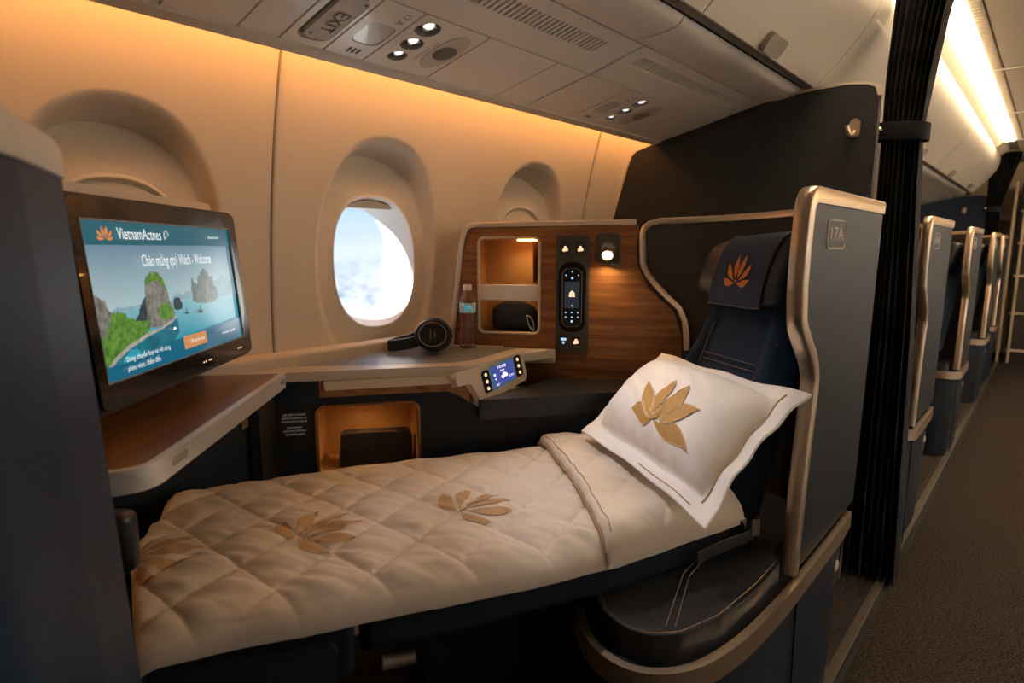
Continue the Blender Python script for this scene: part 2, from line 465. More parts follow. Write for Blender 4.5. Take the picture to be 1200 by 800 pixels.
for i, (x0, x1) in enumerate(((1.4, 2.6), (2.67, 3.88), (3.94, 5.15), (5.21, 6.42))):
    m = MB(); 
    for k in range(30): m.box((x0 + (x1 - x0) * (k + .5) / 30, .303, 1.955), ((x1 - x0) / 60, .026, .004))
    m.obj('trim_%d' % (30 + i), 'ceiling_plastic', kind='structure')

# ---------------------------------------------------------------- under-bin panels
A_, B_, C_, D_ = (1.152, 1.495), (.942, 1.54), (.787, 1.578), (.665, 1.594)
def uframe(p0, p1):
    d = V((0, p1[0] - p0[0], p1[1] - p0[1])).normalized()
    return (V((0, p0[0], p0[1])), V((1, 0, 0)), d), math.hypot(p1[0] - p0[0], p1[1] - p0[1])
FP, LP = uframe(A_, B_); FG, LG = uframe(B_, C_); FT, LT = uframe(C_, D_)
G = .0022
def strip(fr, L, x0, x1, holes=(), r=.006):
    m = MB(); m.plate(rrect(x0 + G, G, x1 - G, L - G, r, 3), holes, fr, .014); return m
def flatpanel(name, label, x0, x1, fr=FP, L=LP, mt='bin_plastic', group=None):
    return tag(strip(fr, L, x0, x1).obj(name, mt, bevel=.0015), label, 'panel', group)
# dark backing that closes the joints between the panels
m = MB()
for fr, L in ((FP, LP), (FG, LG), (FT, LT)):
    m.fill([(-1.3, 0), (8.25, 0), (8.25, L), (-1.3, L)], fr, -.017)
m.obj('ceiling_backing', 'groove', kind='structure')
# lower rim and the hidden light trough behind it
m = MB()
m.sweep([(-1.3, 1.168, 1.4915), (8.25, 1.168, 1.4915)], [(-.0155, -.004), (.0145, -.004), (.018, 0), (.018, .010), (.012, .012), (.012, .006), (-.0155, .006)], up=(0, .21, .978))
m.obj('trim_7', 'panel_grey', kind='structure', bevel=.001)
m = MB()
pr = [(1.153, 1.4965), (1.158, 1.4965), (1.166, 1.60), (1.285, 1.62), (1.285, 1.64), (1.14, 1.62), (1.148, 1.52)]
m.loft([[V((x, a, b)) for a, b in pr] for x in (-1.3, 8.25)]); m.obj('trim_8', 'ceiling_plastic', kind='structure')
m = MB()
m.loft([[V((x, a, b)) for a, b in ((1.228, 1.523), (1.242, 1.523), (1.242, 1.535), (1.228, 1.535))] for x in (-.9, 2.15)])
m.obj('trim_9', 'trough_led', kind='structure')
m = MB()
m.loft([[V((x, a, b)) for a, b in ((1.228, 1.523), (1.242, 1.523), (1.242, 1.535), (1.228, 1.535))] for x in (2.19, 7.2)])
m.obj('trim_10', 'trough_led', kind='structure')

vy = lambda Y: (1.152 - Y) / .978     # distance up the sloping service panel
flatpanel('ceiling_panel', 'plain grey ceiling panel at the top left corner, above the monitor wall', -.75, .43)
flatpanel('ceiling_panel', 'narrow plain grey panel second to the left of the exit sign', .43, .56)
flatpanel('ceiling_panel', 'plain grey panel directly left of the exit sign', .56, .64)
# exit sign panel
ex0, ex1 = .64, .735
es = thing('exit_sign', 'grey exit sign recessed in the ceiling panel above the window wall', 'sign', fr3(FP, (ex0, 0)))
hole = rrect(.656, .024, .726, .196, .026, 6)
strip(FP, LP, ex0, ex1, [hole]).obj('panel', 'bin_plastic', es, bevel=.0015)
m = MB(); m.plate(rrect(.654, .022, .728, .198, .024, 6), [], (fr3(FP, (0, 0), -.010), FP[1], FP[2]), .004); m.obj('recess', 'panel_edge', es)
m = MB(); m.plate(rrect(.671, .030, .728, .190, .018, 6), [], (fr3(FP, (0, 0), -.001), FP[1], FP[2]), .008); sg = m.obj('sign_plate', 'panel_grey', es, bevel=.002)
m = MB(); m.text('EXIT', .040, fr3(FP, (.700, .100), .0004), -FP[2], (1, 0, 0), 'CENTER', wid=.074); m.obj('sign_lettering', 'text_grey', sg); m = MB()
m.fill([(.674, .048), (.684, .043), (.684, .053)], FP, .0004); m.obj('sign_arrow', 'text_grey', sg); m = MB()
m.fill([(.712, .178), (.722, .173), (.722, .183)], FP, .0004); m.obj('sign_arrow', 'text_grey', sg)

def service_unit(x0, label, call=True, wx=.095, wl=.178):
    """call light plate, three reading lights, loudspeaker"""
    r = thing('passenger_service_unit', label, 'service panel', fr3(FP, (x0, 0)))
    x1 = x0 + wx; x2 = x1 + wl
    lens = rrect(x0 + .022, .058, x0 + .086, .142, .02, 6)
    strip(FP, LP, x0, x1, [lens]).obj('call_plate', 'bin_plastic', r, bevel=.0015)
    m = MB(); m.plate(rrect(x0 + .024, .060, x0 + .084, .140, .019, 6), [], (fr3(FP, (0, 0), -.002), FP[1], FP[2]), .01); m.obj('call_light', 'lens_off', r, bevel=.004)
    m = MB()
    for k in range(3): m.fill(rrect(x0 + .040 + k * .011, .020, x0 + .046 + k * .011, .040, .002), FP, .0006)
    m.obj('call_symbol', 'text_grey', r); m = MB()
    m.text('17 A', .022, fr3(FP, (x0 + .070, .176), .0006), -FP[2], (1, 0, 0), 'CENTER')
    m.obj('row_lettering', 'text_grey', r)
    spots = [(x1 + .042, vy(.988), .028), (x1 + .050, vy(1.047), .0255), (x1 + .054, vy(1.101), .0225)]
    holes = [[(sx + rr * math.cos(2 * PI * k / 20), sv + rr * math.sin(2 * PI * k / 20)) for k in range(20)] for sx, sv, rr in spots]
    strip(FP, LP, x1, x2, holes).obj('light_plate', 'bin_plastic', r, bevel=.0015)
    n = FP[1].cross(FP[2])
    for sx, sv, rr in spots:
        o = fr3(FP, (sx, sv))
        m = MB(); m.lathe([(rr, -.001), (rr * .96, -.006), (rr * .80, -.020), (rr * .3, -.024)], o, n, cap=False); s = m.obj('reading_light', 'panel_edge', r)  # bowl coloured darker to put its inner shading into the material
        m = MB(); m.lathe([(rr * .66, -.021), (rr * .66, -.010), (rr * .56, -.006), (rr * .48, -.009)], o + V((.002, -.004, 0)), n); m.mi = 1; m.lathe([(rr * .47, -.010), (rr * .3, -.005), (0, -.0035)], o + V((.002, -.004, 0)), n, 20); m.obj('light_lens', ['chrome', 'lens_dim'], s)
    # loudspeaker
    cx, cv = x2 - .043, vy(1.04)
    m = MB(); m.plate([(cx + .034 * math.cos(2 * PI * k / 40), cv + .074 * math.sin(2 * PI * k / 40)) for k in range(40)], [], (fr3(FP, (0, 0), .0018), FP[1], FP[2]), .004); sp = m.obj('speaker_plate', 'panel_grey', r, bevel=.001)
    m = MB()
    for k in range(-6, 7):
        h = math.sqrt(max(0, 1 - (k / 6.6) ** 2)) * .026
        m.box(fr3(FP, (cx, cv + k * .0044), .002), (2 * h, .0015, .002), FP[1], FP[2])
    m.obj('speaker_slots', 'slot_dark', sp)
    m = MB(); m.text('NO  SMOKING', .007, fr3(FP, (x1 + .092, .1), .0006), -FP[2], (1, 0, 0), 'CENTER', wid=.08); m.obj('plate_lettering', 'text_grey', r)
    return r
service_unit(.735, 'ceiling service panel with call light, three reading lights and loudspeaker, right of the exit sign')
flatpanel('ceiling_panel', 'wide blank grey panel to the right of the loudspeaker, above the round-topped window recesses', 1.008, 1.245)
flatpanel('ceiling_panel', 'narrow blank grey panel left of the joint between the two overhead bays', 1.245, 1.375)
flatpanel('ceiling_panel', 'blank grey panel right of the joint between the two overhead bays', 1.38, 1.58)
service_unit(1.58, 'shiny second service panel with reading lights, nearest the dark partition')
flatpanel('ceiling_panel', 'small blank grey panel touching the dark partition top at its window end', 1.853, 2.155)

def grille_panel(x0, x1, s0, s1, v0, v1, n, label, dark='slot_dark'):
    r = thing('air_vent_panel', label, 'air vent', fr3(FG, ((x0 + x1) / 2, 0)))
    strip(FG, LG, x0, x1, [rrect(s0, v0, s1, v1, .006, 3)]).obj('panel', 'bin_plastic', r, bevel=.0015)
    m = MB(); m.plate(rrect(s0 - .004, v0 - .004, s1 + .004, v1 + .004, .006, 3), [], (fr3(FG, (0, 0), -.0125), FG[1], FG[2]), .002); m.obj('vent_backing', dark, r)
    m = MB()
    for k in range(n):
        x = s0 + (s1 - s0) * (k + .5) / n
        m.box(fr3(FG, (x, (v0 + v1) / 2), -.006), ((s1 - s0) / n * .5, v1 - v0 + .002, .010), FG[1], FG[2])
    m.obj('vent_slats', 'bin_plastic', r)
grille_panel(.1, 1.375, .33, 1.275, .072, .122, 62, 'slatted air vent panel with coarse dark slots, nearer of the two overhead vents')
grille_panel(1.382, 2.155, 1.43, 2.07, .085, .125, 46, 'slatted air vent panel with fine slots, the one beside the dark partition', 'panel_edge')
flatpanel('ceiling_panel', 'blank panel at the top edge, left of the coarse slatted vent', -.9, .1, FG, LG)
for i, (a, b) in enumerate(((2.17, 4.7), (4.7, 7.29))):
    for fr, L in ((FP, LP), (FG, LG)):
        flatpanel('ceiling_panel', 'pale ceiling panel over the rear seats past the curtain, under the far bins', a, b, fr, L, group='rear ceiling panels')

# ---------------------------------------------------------------- overhead bins
DOOR = smooth_path([(0, .622, 1.600), (0, .600, 1.622), (0, .575, 1.650), (0, .522, 1.709), (0, .481, 1.765), (0, .456, 1.818), (0, .448, 1.87), (0, .452, 1.908)], 4)
def overhead_bin(x0, x1, label, latch=None):
    r = thing('overhead_bin', label, 'overhead bin', ((x0 + x1) / 2, .6, 1.6), 'overhead bins')
    m = MB(); g = .003
    pr = smooth_path([(0, C_[0] - .003, C_[1]), (0, .73, 1.5795), (0, .69, 1.585), (0, .672, 1.594), (0, .666, 1.606)], 4)
    pr = [(p.y, p.z) for p in pr]; pr = pr + [(.672, 1.612), (.70, 1.602), (C_[0] - .003, 1.592)]
    m.loft([[V((x, a, b)) for a, b in pr] for x in (x0 + g, x1 - g)]); m.obj('bin_base', 'bin_plastic', r, bevel=.0015)
    m = MB()
    m.loft([[V((x, a, b)) for a, b in ((.668, 1.618), (.62, 1.645), (.60, 1.64), (.615, 1.632), (.66, 1.608))] for x in (x0, x1)]); m.obj('bin_recess', 'panel_edge', r)
    m = MB()
    out = [(p.y, p.z) for p in DOOR]; inn = [(a + .02, b + .012) for a, b in reversed(out)]
    m.loft([[V((x, a, b)) for a, b in out + inn] for x in (x0 + g, x1 - g)]); d = m.obj('bin_door', 'bin_plastic', r, bevel=.003)
    lx = latch or (x0 + x1) / 2
    m = MB()
    fr = (V((lx, .606, 1.612)), V((1, 0, 0)), V((0, -.62, .78)))
    m.plate(rrect(-.055, -.016, .055, .032, .014, 5), [], (fr3(fr, (0, 0), .014), fr[1], fr[2]), .016); m.obj('latch', 'panel_edge', d, bevel=.004)
    return r
for i in range(1, len(BAYS) - 1):
    lab = {1: 'pale overhead bin at the top edge, left of the bin with the grey latch', 2: 'pale curved overhead bin with a grey latch, ending at the dark partition',
           3: 'pale overhead bin just beyond the near curtain', 4: 'second pale overhead bin beyond the near curtain', 5: 'third pale overhead bin beyond the near curtain',
           6: 'last pale overhead bin before the far curtain'}.get(i, 'pale overhead bin out of view along the cabin')
    overhead_bin(BAYS[i], BAYS[i + 1], lab, latch={2: 1.70}.get(i))

# ---------------------------------------------------------------- partitions, hooks, curtains
def partition(x, name, mt, yb=.44):
    m = MB()
    pts = [(yb, .0), (yb, 1.55), (yb + .01, 1.578), (yb + .035, 1.590), (.53, 1.598), (.61, 1.5965), (.69, 1.592), (.766, 1.583), (.86, 1.564), (.939, 1.545), (1.033, 1.523), (1.133, 1.502), (1.2, 1.487), (1.255, 1.472), (1.276, 1.455), (1.295, 1.41), (1.33, 1.30), (1.362, 1.19), (1.385, 1.05), (1.40, .8), (1.403, 0)]
    m.prism([(x, a, b) for a, b in pts], (.03, 0, 0)); m.obj(name, mt, kind='structure', bevel=.003)
    m = MB(); m.sweep([(x + .015, a, b + .001) for a, b in pts[1:-2]], [(-.004, -.0165), (.004, -.0165), (.004, .0165), (-.004, .0165)], up=(1, 0, 0)); return m
partition(2.16, 'wall_partition', 'bulkhead_fabric').obj('trim_12', 'pale_metal', kind='structure')
partition(7.3, 'wall_partition_far', 'bulkhead_blue', .52).obj('trim_13', 'pale_metal', kind='structure')
# pale side panel between the seam and the partition
def coat_hook(x, y, z, label):
    r = thing('coat_hook', label, 'hook', (x, y, z))
    m = MB(); m.plate(rrect(-.0145, -.028, .0145, .028, .014, 6), [], (V((x - .007, y, z)), V((0, -1, 0)), V((0, 0, 1))), .007); m.obj('hook_plate', 'champagne', r, bevel=.002)
    m = MB(); m.tube(smooth_path([(x - .006, y, z - .012), (x - .02, y + .002, z - .022), (x - .036, y + .006, z - .022), (x - .043, y + .01, z - .008), (x - .044, y + .012, z + .004)], 5), lambda t: .007 - .001 * t + .002 * (t > .9), 10); m.obj('hook_arm', 'champagne', r)
coat_hook(2.16, .499, 1.463, 'small silver coat hook on the dark partition behind the seat')
coat_hook(7.3, .69, 1.455, 'tiny coat hook on the distant blue partition')

def curtain(x, ys, zt, zb, label, loc, n=8, amp=.032, tie=1.455):
    """ys: [(z, y_window_side, y_aisle_side)]"""
    r = thing('curtain', label, 'curtain', loc)
    zs = [p[0] for p in ys]
    def sec(z):
        a, b = lerp(zs, [p[1] for p in ys], z), lerp(zs, [p[2] for p in ys], z)
        k = 1 - .55 * math.exp(-((z - tie) / .10) ** 2); am = amp * k; N = n * 10; out = []
        for i in range(N + 1):
            u = i / N; w = mnoise.noise(V((u * 5, z * 1.3, x)))
            out.append(V((x - .008 - am * (math.cos(2 * PI * n * (u + .02 * w)) * .75 + .35 * w), a + (b - a) * (u + .006 * math.sin(2 * PI * n * u)), z)))
        for i in range(N, -1, -4):
            u = i / N; out.append(V((x + .05 * k + .012, a + (b - a) * u, z)))
        return out
    m = MB(); NZ = 44; m.loft([sec(zb + (zt - zb) * k / NZ) for k in range(NZ + 1)]); m.obj('drape', 'curtain', r, sharp=70)
    a, b = lerp(zs, [p[1] for p in ys], tie), lerp(zs, [p[2] for p in ys], tie)
    m = MB()
    loop = [V((x - .030, a + .014, tie)), V((x - .040, (a + b) / 2, tie - .004)), V((x - .034, b - .006, tie - .010)), V((x + .02, b - .014, tie - .012)), V((x + .045, (a + b) / 2, tie - .006)), V((x + .03, a + .02, tie))]
    m.sweep(smooth_path(loop, 8, True), RREC(.006, .052, .002), closed=True); t = m.obj('tie_back', 'curtain', r)
    m = MB(); m.lathe([(.009, 0), (.009, .004), (.006, .007), (0, .008)], (x - .036, a + .004, tie + .004), (-1, 0, 0), 16); m.obj('tie_button', 'chrome', t)
    return r
curtain(2.25, [(.0, .452, .292), (.8, .437, .312), (1.3, .437, .334), (1.455, .440, .338), (1.6, .440, .326), (1.8, .432, .302), (1.95, .430, .262)], 1.945, .012, 'dark pleated curtain tied back beside the near partition, reaching the floor', (2.25, .37, 0))
curtain(7.12, [(.0, .50, .36), (1.455, .515, .415), (1.7, .52, .36), (1.985, .53, .29)], 1.94, .02, 'small dark curtain hanging at the far end of the aisle', (7.12, .43, 0), n=9)
m = MB(); m.tube([(7.16, .55, 1.958), (7.16, -1.2, 1.948)], .010, 8); tag(m.obj('curtain_rail', 'pale_metal'), 'thin pale rail along the ceiling carrying the far curtain', 'rail')
m = MB(); m.tube([(2.27, .52, 1.935), (2.27, .25, 1.952)], .008, 8); tag(m.obj('curtain_rail', 'pale_metal'), 'thin rail above the near curtain, outside the top of the view', 'rail')
# galley at the end of the aisle
g = thing('galley_unit', 'dark galley shelving with pale posts at the far end of the aisle', 'galley', (7.9, .2, 0))
for y in (.335, .255): 
    m = MB(); m.box((7.62, y, .86), (.05, .022, 1.72)); m.obj('post', 'galley', g, bevel=.004)
m = MB(); m.box((7.9, .12, .85), (.5, .35, 1.7)); m.obj('cabinet', 'galley_dark', g, bevel=.004)
for z in (.12, .48, .84, 1.15, 1.45):
    m = MB(); m.box((7.635, .12, z), (.05, .33, .022)); m.obj('shelf', 'galley', g, bevel=.003)
m = MB(); m.box((8.1, .46, 1.40), (.36, .16, .05)); m.sweep([(7.92, .40, 1.44), (7.92, .52, 1.44)], RECT(.03, .02)); tag(m.obj('wall_shelf', 'galley', bevel=.006), 'small pale bracket shelf on the end wall beside the far curtain', 'shelf')
# ================================================================ FURNITURE
def emboss(m, polys, fn, cuts=3):
    """outlines in 2-D, triangulated finely and laid on a curved surface by fn(x, y) -> point"""
    for pl in polys:
        t = bmesh.new()
        vs = [t.verts.new((p[0], p[1], 0)) for p in pl]
        es = [t.edges.new((vs[i], vs[(i + 1) % len(vs)])) for i in range(len(vs))]
        bmesh.ops.triangle_fill(t, use_beauty=True, edges=es)
        for _ in range(cuts):
            L = max(e.calc_length() for e in t.edges)
            bmesh.ops.subdivide_edges(t, edges=[e for e in t.edges if e.calc_length() > L * .45], cuts=1)
            bmesh.ops.triangulate(t, faces=t.faces)
        mp = {v: m.bm.verts.new(fn(v.co.x, v.co.y)) for v in t.verts}
        for f in t.faces: m.face([mp[v] for v in f.verts])
        t.free()

# ---------------------------------------------------------------- side console under the window
cd = V((.334, -.24, 0)).normalized()
CF = (V((.685, 1.297, 0)), cd, V((0, 0, 1)))
cn = CF[1].cross(CF[2])
con = thing('side_console', 'low side console below the lit window with dark top and walnut front', 'console', (.95, 1.25, 0))
top = [(.60, 1.352), (.60, 1.347), (.672, 1.296), (.69, 1.293), (1.019, 1.057), (1.09, 1.042), (1.235, 1.055), (1.357, 1.031), (1.278, 1.158), (1.312, 1.180), (1.2375, 1.298), (1.222, 1.309), (1.28, 1.375), (.62, 1.375)]
top = rpoly(top, [0, 0, 0, .02, .09, .08, .08, 0, 0, 0, 0, 0, 0, 0])
m = MB(); m.plate(top, [], (V((0, 0, .82)), V((1, 0, 0)), V((0, 1, 0))), .022); ct = m.obj('countertop', 'pale_metal', con, bevel=.004, seg=3)
m = MB(); m.fill(rpoly([(.733, 1.352), (1.03, 1.098), (1.09, 1.083), (1.255, 1.12), (1.315, 1.12), (1.213, 1.275), (1.225, 1.352)], [.01, .09, .08, .05, .02, .005, .01]), (V((0, 0, .8204)), V((1, 0, 0)), V((0, 1, 0)))); m.obj('counter_inlay', 'inlay', ct)
# navy front with a lit cubby
nh = rrect(.069, .562, .308, .735, .022, 6)
m = MB(); m.plate(rpoly([(-.022, .30), (.52, .30), (.93, .30), (.93, .69), (.47, .695), (.42, .735), (.385, .753), (.35, .757), (-.022, .757)], [0, 0, 0, 0, .05, .05, .03, .02, 0]), [nh], (CF[0] + cn * -.012, cd, CF[2]), .02)
m.obj('front_panel', 'navy_panel', con)
m = MB(); m.plate([(-.027, .755), (.079, .755), (.079, .80), (-.027, .80)], [], (CF[0] + cn * -.010, cd, CF[2]), .02); m.obj('front_block', 'navy_panel', con, bevel=.002)
cub = MB()
o = CF[0] + cn * -.014
inner = rrect(.071, .564, .306, .733, .021, 6)
F0 = [fr3((o, cd, CF[2]), p) for p in inner]; F1 = [fr3((o + cn * -.13, cd, CF[2]), (.1885 + (p[0] - .1885) * .9, .645 + (p[1] - .645) * .92)) for p in inner]
cub.loft([F0, F1], cap=False); cub.face(cub.verts(F1)); cb = cub.obj('cubby', 'amber', con, sharp=50)
m = MB(); m.tube([fr3((CF[0] + cn * -.010, cd, CF[2]), p) for p in nh], .0045, 6, closed=True); m.obj('cubby_rim', 'bronze', cb)
m = MB(); m.lathe([(.012, 0), (.012, .004), (0, .004)], fr3((CF[0] + cn * -.05, cd, CF[2]), (.185, .729)), (0, 0, -1), 16); m.obj('cubby_lamp', 'led_amber', cb)
# small notice printed on the front
m = MB(); m.plate(rrect(-.012, .665, .054, .728, .002), [], (CF[0] + cn * -.0112, cd, CF[2]), .0006); pl = m.obj('notice', 'black_matt', con)
m = MB(); NF = (CF[0] + cn * -.0106, cd, CF[2])
for k, (s_, w_) in enumerate((('LIFE VEST IS UNDER', .050), ('CENTRE CONSOLE PULL TAB', .056), ('FOR LIFE VEST IN CASE OF', .056), ('USE IN EMERGENCY', .034), ('AND STOW ALL ITEMS DURING', .05), ('TAXI TAKEOFF LANDING', .044))):
    m.text(s_, .0062, fr3(NF, (.021, .718 - .0082 * k - (.006 if k > 2 else 0)), .0003), cd, CF[2], 'CENTER', wid=w_)
m.obj('notice_lettering', 'text_pale', pl)
# walnut band with a pull-out leaf
def band_pt(u, z, k=-.004): return fr3((CF[0] + cn * k, cd, CF[2]), (u, z))
m = MB()
path = [(.079, .757), (.35, .757), (.385, .753), (.41, .742), (.432, .726)]
lo = smooth_path([band_pt(u, z) for u, z in path], 5)
lo += [V((1.09, 1.078, .714)), V((1.16, 1.085, .708)), V((1.24, 1.095, .705)), V((1.262, 1.11, .702))]
m.loft([[p + cn * .0 for p in lo], [V((p.x, p.y, .799)) for p in lo], [V((p.x, p.y, .799)) - cn * .012 for p in lo], [p - cn * .012 for p in lo]], close=False)
m.obj('walnut_band', 'walnut', con, sharp=60)
m = MB(); m.plate(rrect(.088, .783, .405, .800, .002), [], (CF[0] + cn * -.002, cd, CF[2]), .004); m.obj('leaf_slot', 'groove', con)
m = MB()
m.plate(rpoly([(.094, .776), (.398, .778), (.402, .798), (.090, .797)], .005), [], (CF[0] + cn * .010, cd, CF[2]), .02); lf = m.obj('pull_out_leaf', 'pale_metal', con, bevel=.003)
# tilted seat-control panel
def PX3(p, d): return p
pc = [V((1.026, 1.046, .803)), V((1.062, 1.040, .735)), V((1.245, 1.058, .752)), V((1.245, 1.058, .806))]
cx = (V((1.245, 1.045, .780)) - V((1.04, 1.030, .768))).normalized()
cyv = V((-.05, .22, .97)); cyv = (cyv - cx * cyv.dot(cx)).normalized()
PF = (V((1.040, 1.032, .768)), cx, cyv)
m = MB()
m.plate(rpoly([(-.058, .034), (-.056, .012), (-.012, .010), (.004, -.020), (.012, -.043), (.040, -.047), (.205, -.030), (.212, -.010), (.212, .026), (.225, .040), (.225, .048), (-.05, .044)], [.003, .004, .012, .01, .012, .012, .014, .01, .012, .004, .002, .002]), [], PF, .02)
sp = m.obj('control_panel', 'pale_metal', con, bevel=.003, seg=3); sp['label'] = 'seat control panel with a small blue screen and two black key strips'
SK = (.052, .014)
def pq(u, v): return (u * .205 + .004, -.034 + v * .062 + u * .018)
for nm, a in (('key_strip', 0.135), ('key_strip', .80)):
    m = MB(); m.plate(rpoly([pq(a, .06), pq(a + .145, .06), pq(a + .145, .96), pq(a, .96)], .010), [], (fr3(PF, (0, 0), .0012), cx, cyv), .002); ks = m.obj(nm, 'black_satin', sp)
    m = MB()
    for k in range(3):
        c0 = pq(a + .0725, .22 + .28 * k)
        m.plate([(c0[0] + .0045 * math.cos(t * PI / 6), c0[1] + .0045 * math.sin(t * PI / 6)) for t in range(12)], [], (fr3(PF, (0, 0), .0024), cx, cyv), .001)
    m.obj('key_icons', 'icon_warm', sp)
flat('ctl_blue', '#3f4a9a', .75); flat('ctl_edge', '#38607e', .6)
m = MB(); m.plate([pq(.295, .04), pq(.785, .04), pq(.785, .98), pq(.295, .98)], [], (fr3(PF, (0, 0), .001), cx, cyv), .002); m.mi = 1
m.fill([pq(.32, .12), pq(.76, .12), pq(.76, .9), pq(.32, .9)], PF, .0013); sc_ = m.obj('screen', ['ctl_edge', 'ctl_blue'], sp)
m = MB(); 
m.text('10:08', .011, fr3(PF, pq(.53, .82), .0017), cx, cyv, 'CENTER', wid=.034); m.text('AM', .008, fr3(PF, pq(.53, .65), .0017), cx, cyv, 'CENTER', wid=.018)
m.text('20°', .008, fr3(PF, pq(.36, .18), .0017), cx, cyv, 'LEFT', wid=.016); m.text('OFF', .008, fr3(PF, pq(.64, .3), .0017), cx, cyv, 'LEFT', wid=.02)
for c0, r0 in ((pq(.37, .6), .0042), (pq(.38, .42), .003), (pq(.52, .40), .006), (pq(.555, .46), .007), (pq(.59, .42), .006)):
    m.fill([(c0[0] + r0 * math.cos(t * PI / 8), c0[1] + r0 * .8 * math.sin(t * PI / 8)) for t in range(16)], PF, .0017 + r0 * .01)
m.obj('screen_icons', 'icon_white', sp)
# leather side armrest
m = MB()
ar = rpoly([(1.035, 1.028), (1.075, 1.000), (1.40, .775), (1.535, .76), (1.545, .785), (1.385, 1.043), (1.10, 1.035)], [.02, .03, .05, .02, .02, .02, .03])
m.plate(ar, [], (V((0, 0, .734)), V((1, 0, 0)), V((0, 1, 0))), .050); m.obj('leather_armrest', 'charcoal_leather', con, bevel=.022, seg=5)

# footwell walls under the tray
fw = thing('footwell_panel', 'dark footwell lining under the tray table, at the foot of the bed', 'panel', (.4, 1.3, 0))
m = MB(); m.box((.33, 1.375, .385), (.65, .018, .77)); m.obj('back_lining', 'navy_panel', fw, bevel=.003)
m = MB(); m.plate([(0, .20), (.018, .20), (.018, .79), (0, .79)], [], (V((.630, 1.353, 0)), cd, V((0, 0, 1))), .02); m.obj('side_lining', 'navy_panel', fw, bevel=.003)

# ---------------------------------------------------------------- storage tower beside the seat
TX = V((.53, -.848, 0)); TF = (V((1.24, 1.30, 0)), TX, V((0, 0, 1))); tn = TX.cross(TF[2])
T = lambda s, z, k=0: fr3(TF, (s, z), k)
tw = thing('storage_tower', 'walnut storage tower with an open lit niche between window and seat', 'cabinet', T(.3, 0))
outl = rpoly([(-.014, .80), (.022, 1.10), (.040, 1.160), (.508, 1.167), (.510, 1.137), (.512, 1.056), (.545, .990), (.616, .928), (.640, .86), (.640, .70), (.15, .70), (.15, .80)], [0, .05, .04, .01, .02, .03, .04, .05, .04, 0, 0, 0])
nich = rrect(.066, .858, .242, 1.130, .016, 6)
m = MB(); m.plate(outl, [nich], TF, .024); m.obj('walnut_face', 'walnut', tw)
m = MB(); body = [(-.014, .80), (.022, 1.10), (.042, 1.158), (.515, 1.163), (.505, 1.05), (.61, .92), (.63, .7), (.15, .7), (.15, .8)]
m.loft([[T(a, b, -.024) for a, b in body], [T(a + .01 * (a < .1), b, -.10) for a, b in body]], cap=False); m.obj('side_body', 'walnut', tw)
m = MB(); N0 = [T(*p, -.003) for p in nich]; N1 = [T(p[0] * .96 + .154 * .04, p[1], -.098) for p in nich]
m.loft([N0, N1], cap=False); m.face(m.verts(N1)); nl = m.obj('niche', 'amber', tw, sharp=50)
m = MB(); m.tube([T(*p, .001) for p in nich], .0042, 6, closed=True); m.obj('niche_rim', 'pale_metal', nl)
m = MB(); m.box(T(.205, 1.124, -.03), (.062, .006, .006), TX, V((0, 0, 1))); m.obj('niche_lamp', 'led_amber', nl)
m = MB(); m.box(T(.149, .973, -.02), (.180, .046, .006), TX, V((0, 0, 1)), tn); m.obj('niche_rail', 'rail_white', nl, bevel=.002)
m = MB(); m.box(T(.222, 1.06, -.058), (.004, .118, .075), TX, V((0, 0, 1)), tn); m.obj('niche_divider', 'amber_dark', nl)
# metal edge along the left side and the top
m = MB()
pt = smooth_path([T(-.017, .8215), T(-.003, .93), T(.010, 1.05), T(.019, 1.115), T(.030, 1.150), T(.052, 1.1635), T(.10, 1.1655), T(.3, 1.168), T(.507, 1.170)], 5)
m = MB()
R_ = []
for i, p in enumerate(pt):
    t = (pt[min(i + 1, len(pt) - 1)] - pt[max(i - 1, 0)]).normalized(); nn_ = tn.cross(t).normalized()
    if nn_.z < 0 and i > len(pt) * .6: nn_ = -nn_
    if i and nn_.dot(prev) < 0: nn_ = -nn_
    prev = nn_
    R_.append([p + nn_ * a + tn * b for a, b in ((-.006, -.09), (-.006, .007), (-.004, .009), (.006, .009), (.008, .007), (.008, -.09))])
m.loft(R_); m.obj('edge_trim', 'pale_metal', tw, bevel=.0015)
# ledge at the foot of the tower
m = MB(); m.box(T(.2185, .797, .020), (.143, .036, .038), TX, V((0, 0, 1)), tn); m.obj('foot_ledge', 'pale_metal', tw, bevel=.004)
